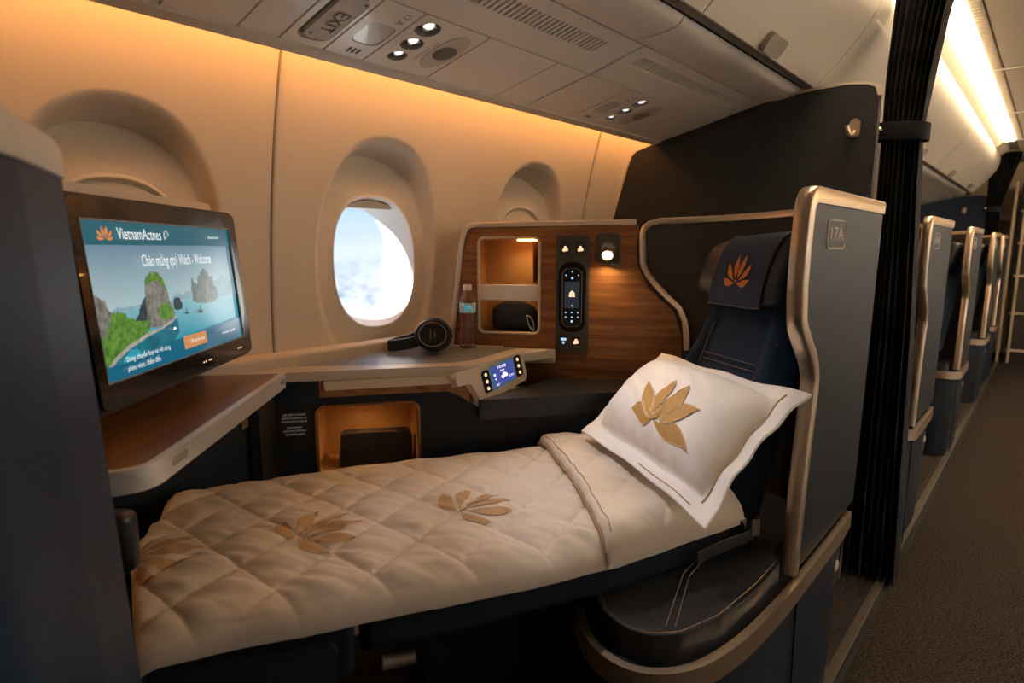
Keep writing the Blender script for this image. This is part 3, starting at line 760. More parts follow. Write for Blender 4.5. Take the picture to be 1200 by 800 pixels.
# control strip with keys
def on_tower(m, s0, z0, s1, z1, r, k, d): m.plate(rrect(s0, z0, s1, z1, r, 5), [], (TF[0] + tn * k, TX, TF[2]), d)
m = MB(); on_tower(m, .289, .803, .382, 1.137, .010, .005, .006); cs = m.obj('control_strip', 'taupe', tw, bevel=.002)
for (s0, z0, s1, z1), ic in (((.300, 1.083, .329, 1.122), 'icon_warm'), ((.341, 1.083, .372, 1.122), 'icon_warm'), ((.300, .829, .325, .855), 'icon_blue'), ((.335, .829, .361, .855), 'icon_warm')):
    m = MB(); on_tower(m, s0, z0, s1, z1, .004, .0065, .003); kx = m.obj('key', 'taupe_dark', cs, bevel=.001)
    m = MB(); cx_, cz_ = (s0 + s1) / 2, (z0 + z1) / 2 - .003
    if ic == 'icon_blue':
        on_tower(m, cx_ - .008, cz_ + .002, cx_ + .008, cz_ + .009, .001, .0068, .0003); on_tower(m, cx_ - .003, cz_ - .008, cx_ + .003, cz_ - .001, .001, .0068, .0003)
    else:
        for a, b, r_ in ((-.0035, -.004, .0045), (.004, -.003, .0042), (0, .003, .0042)): m.fill([(cx_ + a + r_ * math.cos(q * PI / 6), cz_ + b + r_ * math.sin(q * PI / 6)) for q in range(12)], (TF[0] + tn * .0068, TX, TF[2]), (a + b) * .02)
    m.obj('key_icon', ic, kx)
m = MB(); m.plate(rrect(.297, .865, .374, 1.062, .034, 8), [rrect(.303, .873, .368, 1.054, .029, 8)], (TF[0] + tn * .010, TX, TF[2]), .008); m.obj('cradle_rim', 'black_gloss', cs, bevel=.0015)
m = MB(); on_tower(m, .302, .872, .369, 1.055, .03, .0058, .002); m.obj('cradle', 'black_matt', cs)
# remote handset
rm = thing('remote_handset', 'black remote handset with a small screen docked in the walnut tower', 'remote control', T(.335, .873, .006))
m = MB(); on_tower(m, .3075, .881, .3635, 1.046, .019, .0175, .0114); m.obj('handset_body', 'black_gloss', rm, bevel=.003, seg=3)
m = MB(); m.tube([T(p[0], p[1], .0165) for p in rrect(.3085, .882, .3625, 1.045, .018, 6)], .0012, 6, closed=True); m.obj('handset_rim', 'chrome', rm)
flat('remote_screen', '#27303c', .5)
m = MB(); on_tower(m, .3145, .934, .3565, 1.008, .001, .0178, .0005); rs = m.obj('screen', 'remote_screen', rm)
m = MB()
for a, b, r_ in ((-.004, .0, .0038), (.004, .0, .0038), (0, .004, .0042)): m.fill([(.3355 + a + r_ * math.cos(q * PI / 6), .975 + b + r_ * math.sin(q * PI / 6)) for q in range(12)], (TF[0] + tn * .0182, TX, TF[2]), b * .01)
m.fill([(.327, .966), (.344, .966), (.344, .970), (.327, .970)], (TF[0] + tn * .0182, TX, TF[2]))
m.obj('screen_emblem', 'icon_warm', rs)
m = MB()
for s_, z_, r_ in [(.318, 1.026, .0018), (.3355, 1.036, .0022), (.353, 1.026, .0018), (.3355, 1.018, .003)] + [(.3185 + .017 * i, .922 - .013 * j, .0022) for i in range(3) for j in range(2)] + [(.3355, .897, .003), (.3355, .941, .002)]:
    m.lathe([(r_, 0), (r_ * .8, .0008), (0, .0008)], T(s_, z_, .0176), tn, 10)
m.obj('keypad', 'icon_blue', rm)
# reading lamp
la = thing('reading_lamp', 'small glowing reading lamp on a brown plate, upper right of the walnut tower', 'lamp', T(.43, 1.09))
m = MB(); m.plate(rpoly([(.395, 1.066), (.466, 1.046), (.466, 1.142), (.395, 1.142)], [.012, .004, .022, .022]), [], (TF[0] + tn * .006, TX, TF[2]), .005); m.obj('lamp_plate', 'taupe', la, bevel=.002)
ax = (tn * .80 + V((0, 0, -.6))).normalized(); o = T(.431, 1.097, .004)
m = MB(); m.lathe([(.022, 0), (.022, .006), (.0185, .010), (.0175, .012)], T(.431, 1.098, .004), tn, 28); m.obj('lamp_socket', 'chrome', la)
m = MB(); m.lathe([(.0150, .013), (.0175, .015), (.0172, .026), (.0155, .028), (.0150, .024)], o, ax, 28); hd = m.obj('lamp_head', 'bronze', la)
m = MB(); m.lathe([(.0148, .0225), (.012, .026), (0, .0275)], o, ax, 24); m.obj('lamp_lens', 'lens_lit', hd)
LAMP_O = o + ax * .034; LAMP_AX = ax

# ---------------------------------------------------------------- seat shells, seats and aisle cabinets
def LZ(z): return lerp([.5, .82, .86, .90, .935, .965, .995, 1.025, 1.056, 1.137, 1.2], [.131, .131, .128, .122, .106, .074, .044, .020, .004, .0, .0], z)
SP = smooth_path([T(.524, 0), T(.60, 0), T(.66, 0), V((1.615, .665, 0)), V((1.61, .56, 0)), V((1.575, .45, 0)), V((1.53, .348, 0))], 6)
SL = [0]
for a, b in zip(SP, SP[1:]): SL.append(SL[-1] + (b - a).length)
def sp_at(l):
    for i in range(len(SL) - 1):
        if l <= SL[i + 1]: return SP[i].lerp(SP[i + 1], (l - SL[i]) / (SL[i + 1] - SL[i]))
    return SP[-1]
def ztop(l): return 1.172 + .018 * l / SL[-1]
WING = rpoly([(1.189, .475), (1.205, .651), (1.231, .813), (1.238, .854), (1.212, .89), (1.166, .928), (1.130, .962), (1.120, 1.03), (1.122, 1.10), (1.136, 1.203), (1.724, 1.205), (1.668, .475)],
             [0, .1, .06, .05, .06, .06, .06, .08, .08, .050, .006, 0], 7)
TOPI = max(range(len(WING)), key=lambda i: WING[i][0])
WF = (V((0, .32, 0)), V((1, 0, 0)), V((0, 0, 1)))
def seat_shell(label, number):
    r = thing('seat_shell', label, 'seat shell', (1.5, .5, 0))
    m = MB(); m.plate(WING, [], (V((0, .322, 0)), WF[1], WF[2]), .020); wg = m.obj('wing_panel', 'shell_panel', r, bevel=.002)
    edge = [p for p in WING[:TOPI + 1] if True]
    # metal edge follows the front and the top of the wing
    i0 = 0; m = MB(); rings = []
    e3 = [V((p[0], 0, p[1])) for p in edge]
    for i, p in enumerate(e3):
        t = (e3[min(i + 1, len(e3) - 1)] - e3[max(i - 1, 0)]).normalized(); n_ = V((t.z, 0, -t.x)); n_ = -n_
        # n_ points outwards of the panel
        if n_.dot(p - V((1.45, 0, .8))) < 0: n_ = -n_
        rings.append([p + n_ * a + V((0, y, 0)) for a, y in ((-.024, .3175), (.001, .3165), (.0045, .320), (.0055, .330), (.0045, .342), (.001, .3455), (-.018, .345), (-.022, .342))])
    m.loft(rings); m.obj('wing_trim', 'champagne', r, sharp=50)
    m = MB(); m.tube([V((p[0], .3215, p[1])) for p in rrect(1.252, 1.100, 1.378, 1.153, .014, 6)], .0022, 6, closed=True)
    m.mi = 1; m.plate(rrect(1.253, 1.101, 1.377, 1.152, .013, 6), [], (V((0, .3213, 0)), WF[1], WF[2]), .001); m.mi = 0
    if number: m.text(number, .036, (1.315, .3207, 1.1265), (1, 0, 0), (0, 0, 1), 'CENTER', wid=.088)
    m.obj('number_plate', ['pale_metal', 'shell_panel'], wg)
    # curved back of the shell, thick slab
    m = MB(); NU, NVv = 26, 34
    def pt(u, v, k):
        z = .472 + (ztop(0) - .472) * v; l0 = LZ(z)
        if z > 1.137: l0 = .045 * (1 - math.sqrt(max(0, 1 - ((z - 1.137) / .0352) ** 2))) if z < 1.1719 else .045
        l = l0 + (SL[-1] - l0) * u; p = sp_at(l); q = sp_at(min(SL[-1], l + .01)) - sp_at(max(0, l - .01)); q.normalize()
        n_ = V((q.y, -q.x, 0)); n_ = n_ if n_.x < 0 else -n_
        zz = z + (ztop(l) - ztop(0)) * v
        return V((p.x, p.y, zz)) + n_ * k
    ri = lambda v: [pt(i / NU, v, .006) for i in range(NU + 1)] + [pt(i / NU, v, -.02) for i in range(NU, -1, -1)]
    m.loft([ri(j / NVv) for j in range(NVv + 1)]); m.obj('back_panel', 'shell_inner', r, sharp=50)
    # metal edge of the back: up the window side, round the corner, along the top
    pa = [pt(0, v, 0) for v in [.497 + .493 * k / 30 for k in range(31)]] + [pt(0, 1, 0).lerp(pt(.02, 1, 0), .5)] + [pt(u, 1, 0) for u in [.04 + .96 * k / 20 for k in range(21)]]
    rings = []
    for i, p in enumerate(pa):
        t = (pa[min(i + 1, len(pa) - 1)] - pa[max(i - 1, 0)]).normalized()
        u_ = i / len(pa); nh_ = V((-.92, -.39, 0)); nh_ = (nh_ - t * nh_.dot(t)).normalized(); o_ = nh_.cross(t).normalized()
        if o_.z < 0 and i > 31: o_ = -o_
        if i and o_.dot(prev_) < 0: o_ = -o_
        if i == 0: o_ = o_ if o_.y > 0 else -o_
        prev_ = o_
        rings.append([p + o_ * a + nh_ * b for a, b in ((-.010, .010), (-.008, .013), (.005, .013), (.008, .010), (.008, -.022), (-.010, -.022))])
    m = MB(); m.loft(rings); m.obj('back_trim', 'champagne', r, sharp=50)
    m = MB(); m.tube([pt(.80, v, .0065) for v in (.80, .9, .985)], .0012, 5); m.sweep([pt(.865, .945, .0065), pt(.97, .945, .0065)], RECT(.003, .010)); m.obj('shell_seam', 'black_matt', r)
    return r
ABAND = smooth_path([(1.612, .322, 0), (1.50, .3175, 0), (1.19, .318, 0), (1.05, .322, 0), (.93, .333, 0), (.835, .357, 0), (.782, .397, 0), (.765, .445, 0), (.778, .500, 0), (.810, .545, 0), (.850, .582, 0)], 6)
def aisle_cabinet(label, x0=0, near=True):
    r = thing('aisle_cabinet', label, 'cabinet', (1.2, .45, 0))
    pa = [p for p in ABAND] if near else [p for p in ABAND if p.x > x0] 
    if not near: pa += [V((x0, .345, 0)), V((x0 - .015, .40, 0)), V((x0 - .015, .58, 0))]
    c = V((1.25, .47, 0))
    ins = [p + (V((1.25 if p.x > 1.2 else 1.2, .47, 0)) - p).normalized() * .012 for p in pa]
    back = [V((.90, .56, 0)), V((1.16, .485, 0)), V((1.25, .42, 0)), V((1.56, .36, 0))] if near else [V((x0 + .1, .58, 0)), V((1.30, .50, 0)), V((1.56, .36, 0))]
    m = MB(); o2 = ins + back
    m.loft([[V((p.x, p.y + .012 * (p.y < .4), 0)) for p in o2], [V((p.x, p.y, .455)) for p in o2]]); m.obj('body', 'navy_panel', r, sharp=40)
    m = MB()
    m.sweep([V((p.x, p.y, .447)) for p in pa], [(-.010, -.020), (.006, -.020), (.008, -.014), (.008, .012), (.005, .019), (-.010, .019)]); m.obj('metal_band', 'champagne', r, sharp=50)
    m = MB(); m.box((1.262, .3285, .215), (.008, .003, .42)); m.obj('door_joint', 'shell_panel', r)
    m = MB(); m.lathe([(.016, 0), (.015, .006), (.010, .010), (0, .011)], (1.575, .334, .335), (0, -1, 0), 20); m.obj('latch', 'pale_metal', r)
    m = MB(); m.box((1.575, .3305, .325), (.05, .004, .085)); m.obj('latch_plate', 'black_satin', r, bevel=.0015)
    if near:
        m = MB(); m.box((.800, .5065, .375), (.010, .018, .022), (.55, .83, 0), (-.83, .55, 0)); m.obj('catch', 'bronze', r, bevel=.001)
    pad = [(1.262, .366), (1.20, .360), (1.165, .338), (1.05, .338), (.92, .350), (.835, .378), (.796, .415), (.790, .455), (.806, .505), (.853, .556), (.90, .556), (1.16, .482), (1.23, .425)]
    if not near: pad = [(1.30, .36), (x0 + .02, .36), (x0 + .0, .38), (x0, .55), (1.2, .55), (1.30, .45)]
    pad = rpoly(pad, [.02, .02, .03, .05, .06, .06, .05, .05, .05, .03, .05, .04, .03] if near else .03, 5)
    m = MB(); m.plate(pad, [], (V((0, 0, .507)), V((1, 0, 0)), V((0, 1, 0))), .052); p_ = m.obj('armrest_pad', 'charcoal_leather', r, bevel=.009, seg=4)
    if near:
        m = MB()
        for k in (-1, 1):
            m.tube([(.842 + .004 * k, .402 - .006 * k, .5078), (1.0, .452 - .006 * k, .508), (1.17, .463 - .005 * k, .5078)], .0009, 5)
        sh = [p for p in pad]; cen = V((1.0, .45)).to_2d()
        m.tube([(cen.x + (p[0] - cen.x) * .972, cen.y + (p[1] - cen.y) * .93, .5072) for p in pad], .0009, 5, closed=True)
        m.obj('stitching', 'stitch', p_)
    return r

wS = V((.545, .839, 0)); bS = V((.839, -.545, 0)); TAN = math.tan(math.radians(18))
def SB(s, h, k=0):
    """point on the front of the seat back: s from the aisle side, h height, k towards the sitter"""
    return V((1.317, .351, 1.0)) + wS * s + V((0, 0, h - 1)) + bS * (TAN * (h - 1)) - bS * k
BA = V((.455, 1.331, 0)); bb = V((.86, -.51, 0)); ww = V((.51, .86, 0))
def ST(s, t, z): return BA + bb * s - ww * t + V((0, 0, z))
def lie_flat_seat(label, bed=True):
    r = thing('lie_flat_seat', label, 'seat', (1.15, .65, 0))
    # backrest
    m = MB()
    def sl(h): return lerp([.56, .65, .8, .87, .95, 1.04], [.40, .40, .375, .345, .318, .305], h)
    def sr(h): return lerp([.56, .8, 1.0, 1.04], [.0, .02, .046, .072], h)
    ring = []
    for j in range(25):
        h = .56 + .48 * j / 24; a, b = sr(h), sl(h); R = []
        for i in range(25):
            u = i / 24; d = abs(2 * u - 1); bol = .018 * sst(.62, .74, d) * (1 - sst(.9, 1.0, d)) - .045 * sst(.84, 1.02, d) ** 2
            tuck = -.010 * math.exp(-((h - .843) / .006) ** 2) * (1 - sst(.6, .7, d)) - .05 * sst(1.0, 1.05, h)
            R.append(SB(a + (b - a) * u, h, .0 + bol + tuck + .010 * (1 - d * d)))
        R += [SB(b, h, -.05), SB(b - .01, h, -.075), SB(a + .055, h, -.075), SB(a + .03, h, -.05)]
        ring.append(R)
    m.loft(ring); br = m.obj('backrest', 'back_fabric', r, sharp=60)
    m = MB()
    on = lambda s, h: SB(s, h, .0135)
    for dh in (-.007, .007): m.tube([on(.09 + .19 * k / 8, .846 + dh - .0 * k) for k in range(9)], .0009, 5)
    m.tube(smooth_path([on(.288, .83), on(.284, .88), on(.279, .93), on(.277, .965)], 5), .0009, 5)
    m.tube(smooth_path([on(.085, .80), on(.082, .83), on(.070, .868), on(.045, .905)], 5), .0009, 5)
    m.tube(smooth_path([SB(.10, .74, .012), SB(.05, .735, .012)], 5), .0009, 5)
    m.obj('stitching', 'stitch', br)
    # headrest, rounded block
    def hr(u, a):
        e = max(.0, 1 - abs(2 * u - 1) ** 5) ** .5; s = .030 + .310 * u
        lean = .022 * sst(.6, 1, u)
        c, sn = math.cos(a), math.sin(a); p = 2 / 3.2
        dx = abs(c) ** p * (1 if c > 0 else -1) * .046; dz = abs(sn) ** p * (1 if sn > 0 else -1) * .080
        return SB(s, 1.056 + dz * (.62 + .38 * e) - .03 * u * (dz > 0) * .6, .030 + dx * (.5 + .5 * e))
    m = MB(); m.loft([[hr(j / 30, 2 * PI * i / 32) for i in range(32)] for j in range(31)]); hd = m.obj('headrest', 'navy_leather', r, sharp=70)
    # draped cover, follows the block a few mm outside it
    def cv(u, v, k=.004):
        s = .066 + .182 * u; uu = (s - .030) / .310 + .035 * (v - .4)
        a = math.radians(150 - 215 * v); p = hr(uu, a); c = SB(s, 1.056, .03); d = (p - c); d = (d - wS * d.dot(wS)).normalized()
        q = p + d * k
        if v > .86: q = hr(uu, math.radians(150 - 215 * .86)) + d * 0 - bS * k + V((0, 0, -1)) * (v - .86) * .20 
        return q
    m = MB(); m.grid(lambda u, v: cv(u, v), 14, 30); co = m.obj('headrest_cover', 'cover_fabric', r, solid=.003)
    if bed:
        m = MB()
        for off in (.02, .98): m.tube([cv(off, .3 + .7 * k / 20, .0065) for k in range(21)], .0008, 5)
        m.tube([cv(k / 14, .985, .0065) for k in range(15)], .0008, 5); m.obj('cover_stitching', 'stitch', co)
        m = MB(); LC = SB(.155, 1.034)
        def onc(x, y):
            s = .157 - x * .066; h = 1.024 + y * .062
            # walk the cover to this height
            best = None
            u = (s - .066) / .182
            lo_, hi_ = .40, 1.0
            for _ in range(24):
                md = (lo_ + hi_) / 2
                if cv(u, md).z > h: lo_ = md
                else: hi_ = md
            return cv(u, md, .0062)
        emboss(m, LOTUS, onc, 3); lo = m.obj('lotus_motif', 'orange_thread', co, sharp=0)
    else:
        m = MB(); m.plate(rrect(-.17, -.15, .17, .15, .05), [], (SB(.21, .575, .20), -wS, bS), .06); m.obj('seat_cushion', 'navy_fabric', r, bevel=.02, seg=3)
        m = MB(); m.box(SB(.23, .23, .16), (.26, .20, .44), -wS, bS); m.obj('seat_base', 'navy_panel', r, bevel=.01)
        return r
    # bed cushions
    tn_ = lambda s: lerp([-.05, .06, .45, .752, 1.09, 1.3], [.53, .53, .528, .498, .425, .40], s)
    tf_ = lambda s: lerp([-.05, 0, .335, .83, 1.2], [.03, .03, .01, .0, .02], s)
    def cushion(s0, s1, z0, z1, nm, mt):
        o2 = [(s0 + (s1 - s0) * k / 10, tn_(s0 + (s1 - s0) * k / 10)) for k in range(11)] + [(s1 - (s1 - s0) * k / 10, tf_(s1 - (s1 - s0) * k / 10)) for k in range(11)]
        m = MB(); P = [ST(a, b, z0) for a, b in o2]
        m.prism(P, (0, 0, z1 - z0)); return m.obj(nm, mt, r, bevel=.014, seg=4)
    cushion(.335, 1.12, .511, .577, 'seat_cushion', 'navy_fabric')
    lg = cushion(.045, .325, .475, .577, 'leg_rest', 'navy_fabric')
    m = MB(); m.plate(rrect(.05, .45, .30, .547, .02), [], (ST(0, .540, 0), bb, V((0, 0, 1))), .018); m.obj('leather_face', 'navy_leather', lg, bevel=.005)
    m = MB(); m.prism([ST(a, b, .06) for a, b in ((.45, .12), (1.05, .12), (1.05, .32), (.45, .33))], (0, 0, .43)); m.obj('seat_base', 'black_matt', r, bevel=.01)
    m = MB(); m.prism([ST(a, b, .0) for a, b in ((.40, .10), (1.08, .10), (1.08, .33), (.40, .34))], (0, 0, .06)); m.obj('floor_plinth', 'black_matt', r, bevel=.01)
    m = MB(); m.tube([ST(.365, .505, .476), ST(.415, .505, .476)], .012, 12); m.obj('hinge', 'rail_metal', r)
    m = MB(); m.sweep(smooth_path([ST(.93, .492, .546), ST(1.0, .476, .552), ST(1.06, .460, .550), ST(1.10, .442, .555)], 6), RREC(.003, .024, .001)); bl = m.obj('seat_belt', 'black_matt', r)
    m = MB(); m.box(ST(1.085, .456, .566), (.020, .004, .034), bb, ww); m.obj('belt_tag', 'taupe', bl, bevel=.001)
    return r

shell0 = seat_shell('dark seat shell with a 17A number plate, standing beside the made bed', '17A')
cab0 = aisle_cabinet('low aisle cabinet with a leather armrest pad and bronze metal band, nearest the camera')
seat0 = lie_flat_seat('lie-flat seat made up as a bed with a lotus headrest cover')
shell1 = seat_shell('tall seat shell with metal edge, first one past the near curtain', '18A'); shell1.location.x += 1.34
cab1 = aisle_cabinet('low aisle cabinet below the first seat shell past the near curtain', 1.16, False); cab1.location.x += 1.34
seat1 = lie_flat_seat('dark upright seat inside the first shell past the near curtain', False); seat1.location.x += 1.34
SEC = ('second', 'third', 'fourth')
for k, dx in enumerate((1.37, 2.89, 3.84)):
    w = SEC[k]
    for src, nm in ((shell1, 'tall seat shell with metal edge, %s one past the near curtain'), (cab1, 'low aisle cabinet below the %s seat shell past the near curtain'), (seat1, 'dark upright seat inside the %s shell past the near curtain')):
        L = src.location; copy_tree(src, None, (L.x + dx, L.y, L.z), nm % w)
for n_, g_ in (('seat_shell', 'seat shells beyond the near curtain'), ('aisle_cabinet', 'aisle cabinets beyond the near curtain'), ('lie_flat_seat', 'seats beyond the near curtain')):
    for o in bpy.data.objects:
        if o.parent is None and o.name.startswith(n_) and o not in (shell0, cab0, seat0): o['group'] = g_
# ================================================================ BEDDING
dv = thing('duvet', 'quilted beige duvet with embroidered lotus flowers, spread over the bed', 'duvet', ST(.5, .25, .57))
T_N = lambda s: lerp([-.05, .0, .0576, .30, .55, .752, 1.09, 1.2], [.546, .546, .546, .542, .533, .514, .436, .42], s)
T_F = lambda s: lerp([-.05, .0, .335, .6, .83, 1.06, 1.2], [.004, .0, -.024, -.028, -.026, -.006, .01], s)
S_0 = lambda t: lerp([-.1, 0, .29, .55], [0, 0, -.014, .052], t)
S_1 = 1.06
def quilt(s, t, k0=.134):
    p1 = (s - .634 * t - .045) / .134; p2 = (s + t - .276) / .1422
    a = abs(math.sin(PI * p1)); b = abs(math.sin(PI * p2))
    h = .0165 * (min(a, b) ** .29) * (.7 + .3 * max(a, b))
    q = V((s * 6 + t * 5, t * 24 - s * 17, 3.1))
    h += .0068 * mnoise.noise(q) * min(1, (a * b) * 1.8 + .15) + .0034 * mnoise.noise(q * 2.3)
    h += .006 * mnoise.noise(V((s * 4, t * 4, .7)))
    return h
def duvet_pt(u, v):
    """u along the bed, v across it; the last bit on three sides folds down"""
    tt = v * .55; s0 = S_0(tt); s = s0 + (S_1 - s0) * u
    tf, tnn = T_F(s), T_N(s); t = tf + (tnn - tf) * v
    dn = (tnn - t); df = (t - tf); d0 = (s - s0)
    roll = lambda d, w, dep: dep * (1 - math.sqrt(max(0, 1 - max(0, 1 - d / w) ** 2)))
    z = .607 + quilt(s, t) * min(1, dn / .05 + .1, df / .06 + .05) - roll(dn, .050, .034) - roll(df, .03, .018) - roll(d0, .035, .020)
    z -= .006 * sst(.35, 0, s)
    w = .004 * mnoise.noise(V((s * 9, v * 3, 5))) * (1 if (v > .97 or u < .03) else 0)
    return ST(s, t + (w if v > .97 else 0), z)
m = MB(); NU, NV = 300, 170
rings = []
for j in range(NV + 1):
    rings.append([duvet_pt(i / NU, j / NV) for i in range(NU + 1)])
R = m.loft(rings, close=False)
# hem and underside
border = [R[0][i] for i in range(NU + 1)] + [R[j][NU] for j in range(1, NV + 1)] + [R[NV][i] for i in range(NU - 1, -1, -1)] + [R[j][0] for j in range(NV - 1, 0, -1)]
low = m.verts([V((v.co.x, v.co.y, min(v.co.z - .006, .5805))) for v in border])
for i in range(len(border)):
    j = (i + 1) % len(border); m.face([border[i], border[j], low[j], low[i]])
m.obj('quilted_cover', 'duvet', dv, sharp=0)
def duvet_at(s, t, lift=.0015):
    s0 = 0
    u = (s - S_0(.3)) / (S_1 - S_0(.3))
    for _ in range(3):
        tf, tnn = T_F(s), T_N(s); v = (t - tf) / (tnn - tf); s0 = S_0(v * .55); u = (s - s0) / (S_1 - s0)
    return duvet_pt(u, min(1, max(0, v))) + V((0, 0, lift))
for cs_, ct_, ang, sc in ((.243, .345, -28, .118), (.527, .325, -22, .112), (-.004, .335, -25, .11)):
    m = MB(); a = math.radians(ang); U = (math.cos(a), math.sin(a)); W = (-U[1], U[0])   # U: lotus up in (s, t)
    pol = [[(max(.008, cs_ + (U[0] * y + W[0] * x) * sc), ct_ + (U[1] * y + W[1] * x) * sc) for x, y in pl] for pl in LOTUS]
    if cs_ < .1: pol = [[(max(p[0], S_0(.3) + .016 + .0005 * i), p[1]) for i, p in enumerate(pl)] for pl in pol]
    emboss(m, pol, lambda x, y: duvet_at(x, y), 3)
    m.obj('lotus_embroidery', 'gold_duvet', dv, sharp=0)
# turned-down top with a corded edge
def fold_pt(u, v):
    sf = .818 - .075 * v + .012 * math.sin(v * PI * 1.2)
    s = sf + (1.075 - sf) * u
    tf, tnn = T_F(s) - .004, T_N(s) + .002; t = tf + (tnn - tf) * v
    dn = tnn - t; df = t - tf; d0 = s - sf
    roll = lambda d, w, dep: dep * (1 - math.sqrt(max(0, 1 - max(0, 1 - d / w) ** 2)))
    z = .634 + .55 * quilt(s + .05, t + .02) - roll(dn, .055, .056) - roll(df, .03, .03) - roll(d0, .012, .012) - roll(1.075 - s, .05, .03) + .004 * mnoise.noise(V((s * 7, t * 6, 9)))
    return ST(s, t, z)
m = MB(); fu, fv = 90, 150
R = m.loft([[fold_pt(i / fu, j / fv) for i in range(fu + 1)] for j in range(fv + 1)], close=False)
border = [R[0][i] for i in range(fu + 1)] + [R[j][fu] for j in range(1, fv + 1)] + [R[fv][i] for i in range(fu - 1, -1, -1)] + [R[j][0] for j in range(fv - 1, 0, -1)]
low = m.verts([V((v.co.x, v.co.y, max(.579, v.co.z - .018))) for v in border])
for i in range(len(border)):
    j = (i + 1) % len(border); m.face([border[i], border[j], low[j], low[i]])
fd = m.obj('turned_down_fold', 'duvet_fold', dv, sharp=0)
m = MB(); m.tube([fold_pt(0, k / 60) + V((0, 0, -.006)) - bb * .003 for k in range(60)], .0035, 8); m.tube([fold_pt(.035, k / 60) + V((0, 0, .0006)) for k in range(59)], .0012, 5); m.obj('corded_edge', 'piping', fd)

# pillow leaning on the seat back
PB = V((1.188, .809, .663)); PU = V((-.563, -.826, 0)); PVv = V((.69, -.47, .55)); PN = V((-.454, .31, .835))
pc4 = [(-.008, -.004), (.515, 0), (.424, .322), (-.112, .305)]
def pil(u, v, side):
    wav = .004 * math.sin(u * 17 + v * 5) + .003 * math.sin(v * 23 + 1)
    a = V(pc4[0]).lerp(V(pc4[1]), u); b = V(pc4[3]).lerp(V(pc4[2]), u); p = a.lerp(b, v)
    cx_, cy_ = u * 2 - 1, v * 2 - 1
    pin = 1 - .050 * (1 - cy_ * cy_) * abs(cx_) ** 3; pin2 = 1 - .05 * (1 - cx_ * cx_) * abs(cy_) ** 3
    c = V((.205, .156)); p = V((c.x + (p.x - c.x) * pin, c.y + (p.y - c.y) * pin2))
    fx = max(0, 1 - (abs(cx_) / .83) ** 3.2); fy = max(0, 1 - (abs(cy_) / .74) ** 3.2)
    f = (fx * fy) ** .55
    wr = .0035 * mnoise.noise(V((u * 9, v * 14 + u * 8, 2))) * f
    crease = .006 * math.sin(u * 60 + 3 * v) * max(0, 1 - abs(abs(cy_) - .68) / .12) * (f > 0) * .35
    fl = (1 - min(1, f * 6)) * wav * .9
    h = (.080 * f + wr + crease) if side > 0 else -.040 * f
    # bottom corners sag onto the bed, the window-side corner folds softly
    h -= .012 * sst(.75, 1.0, u) * sst(.35, 0, v)
    return PB + PU * p.x + PVv * p.y + PN * (h + fl + .0022 * side)
m = MB(); n1, n2 = 110, 80
top_ = m.loft([[pil(i / n1, j / n2, 1) for i in range(n1 + 1)] for j in range(n2 + 1)], close=False)
bot_ = m.loft([[pil(i / n1, j / n2, -1) for i in range(n1 + 1)] for j in range(n2 + 1)], close=False)
bd = lambda R: [R[0][i] for i in range(n1 + 1)] + [R[j][n1] for j in range(1, n2 + 1)] + [R[n2][i] for i in range(n1 - 1, -1, -1)] + [R[j][0] for j in range(n2 - 1, 0, -1)]
a, b = bd(top_), bd(bot_)
for i in range(len(a)):
    j = (i + 1) % len(a); m.face([a[i], a[j], b[j], b[i]])
plw = thing('pillow', 'white satin pillow with a gold lotus, leaning on the seat back', 'pillow', PB)
m.obj('pillow_case', 'pillow_cotton', plw, sharp=0)
def pil_at(x, y, lift):
    u, v = .5, .5
    for _ in range(12):
        q = pil(u, v, 1) - PB; ex_, ey_ = x - q.dot(PU), y - q.dot(PVv)
        u += ex_ / .50; v += ey_ / .30
    return pil(u, v, 1) + PN * lift
def pp(*pts): return [V(p) for p in pts]
def pleaf(b, t, w, bend): return petal(b, t, w, bend, 9, .52)
def smooth2(p): return [p[0]] + [(q.x, q.y) for q in smooth_path([(a, b, 0) for a, b in p[1:]], 3)]
def grow(p, k):
    cx_, cy_ = sum(a for a, b in p) / len(p), sum(b for a, b in p) / len(p)
    return [(cx_ + (a - cx_) * k, cy_ + (b - cy_) * k) for a, b in p]
PL = [
    [(.1976, .0823), (.2033, .0973), (.2197, .1020), (.2454, .0892), (.2720, .0830), (.2660, .0730), (.2500, .0691), (.2245, .0751)],
    [(.1725, .1474), (.2137, .1330), (.2392, .1141), (.2600, .0998), (.2700, .0890), (.2610, .0860), (.2519, .0870), (.2099, .1053), (.1801, .1307)],
    [(.2357, .1759), (.2486, .1651), (.2619, .1396), (.2680, .1202), (.2650, .1132), (.2610, .1060), (.2600, .0980), (.2380, .1198), (.2284, .1492)],
    [(.2827, .1769), (.3013, .1554), (.3147, .1316), (.3170, .1142), (.3096, .0998), (.2942, .0944), (.2900, .1066), (.2774, .1159), (.2770, .1325), (.2757, .1560)],
    [(.3510, .1469), (.3468, .1319), (.3418, .1138), (.3321, .0986), (.3155, .0911), (.3065, .0904), (.3119, .1011), (.3134, .1173), (.3143, .1352), (.3278, .1428)],
    [(.3935, .0749), (.3808, .0756), (.3672, .0716), (.3444, .0689), (.3156, .0733), (.2934, .0820), (.3069, .0848), (.3229, .0863), (.3351, .0936), (.3435, .0975), (.3593, .0956), (.3792, .0867)]]
m = MB(); emboss(m, [grow(smooth2(p), 1.13) for p in PL], lambda x, y: pil_at(x, y, .0022), 3)
emboss(m, [[(.276 + .016 * math.cos(k * PI / 8), .0985 + .016 * math.sin(k * PI / 8)) for k in range(16)]], lambda x, y: pil_at(x, y, .0034), 1)
lo = m.obj('lotus_motif', 'gold_thread', plw, sharp=0)
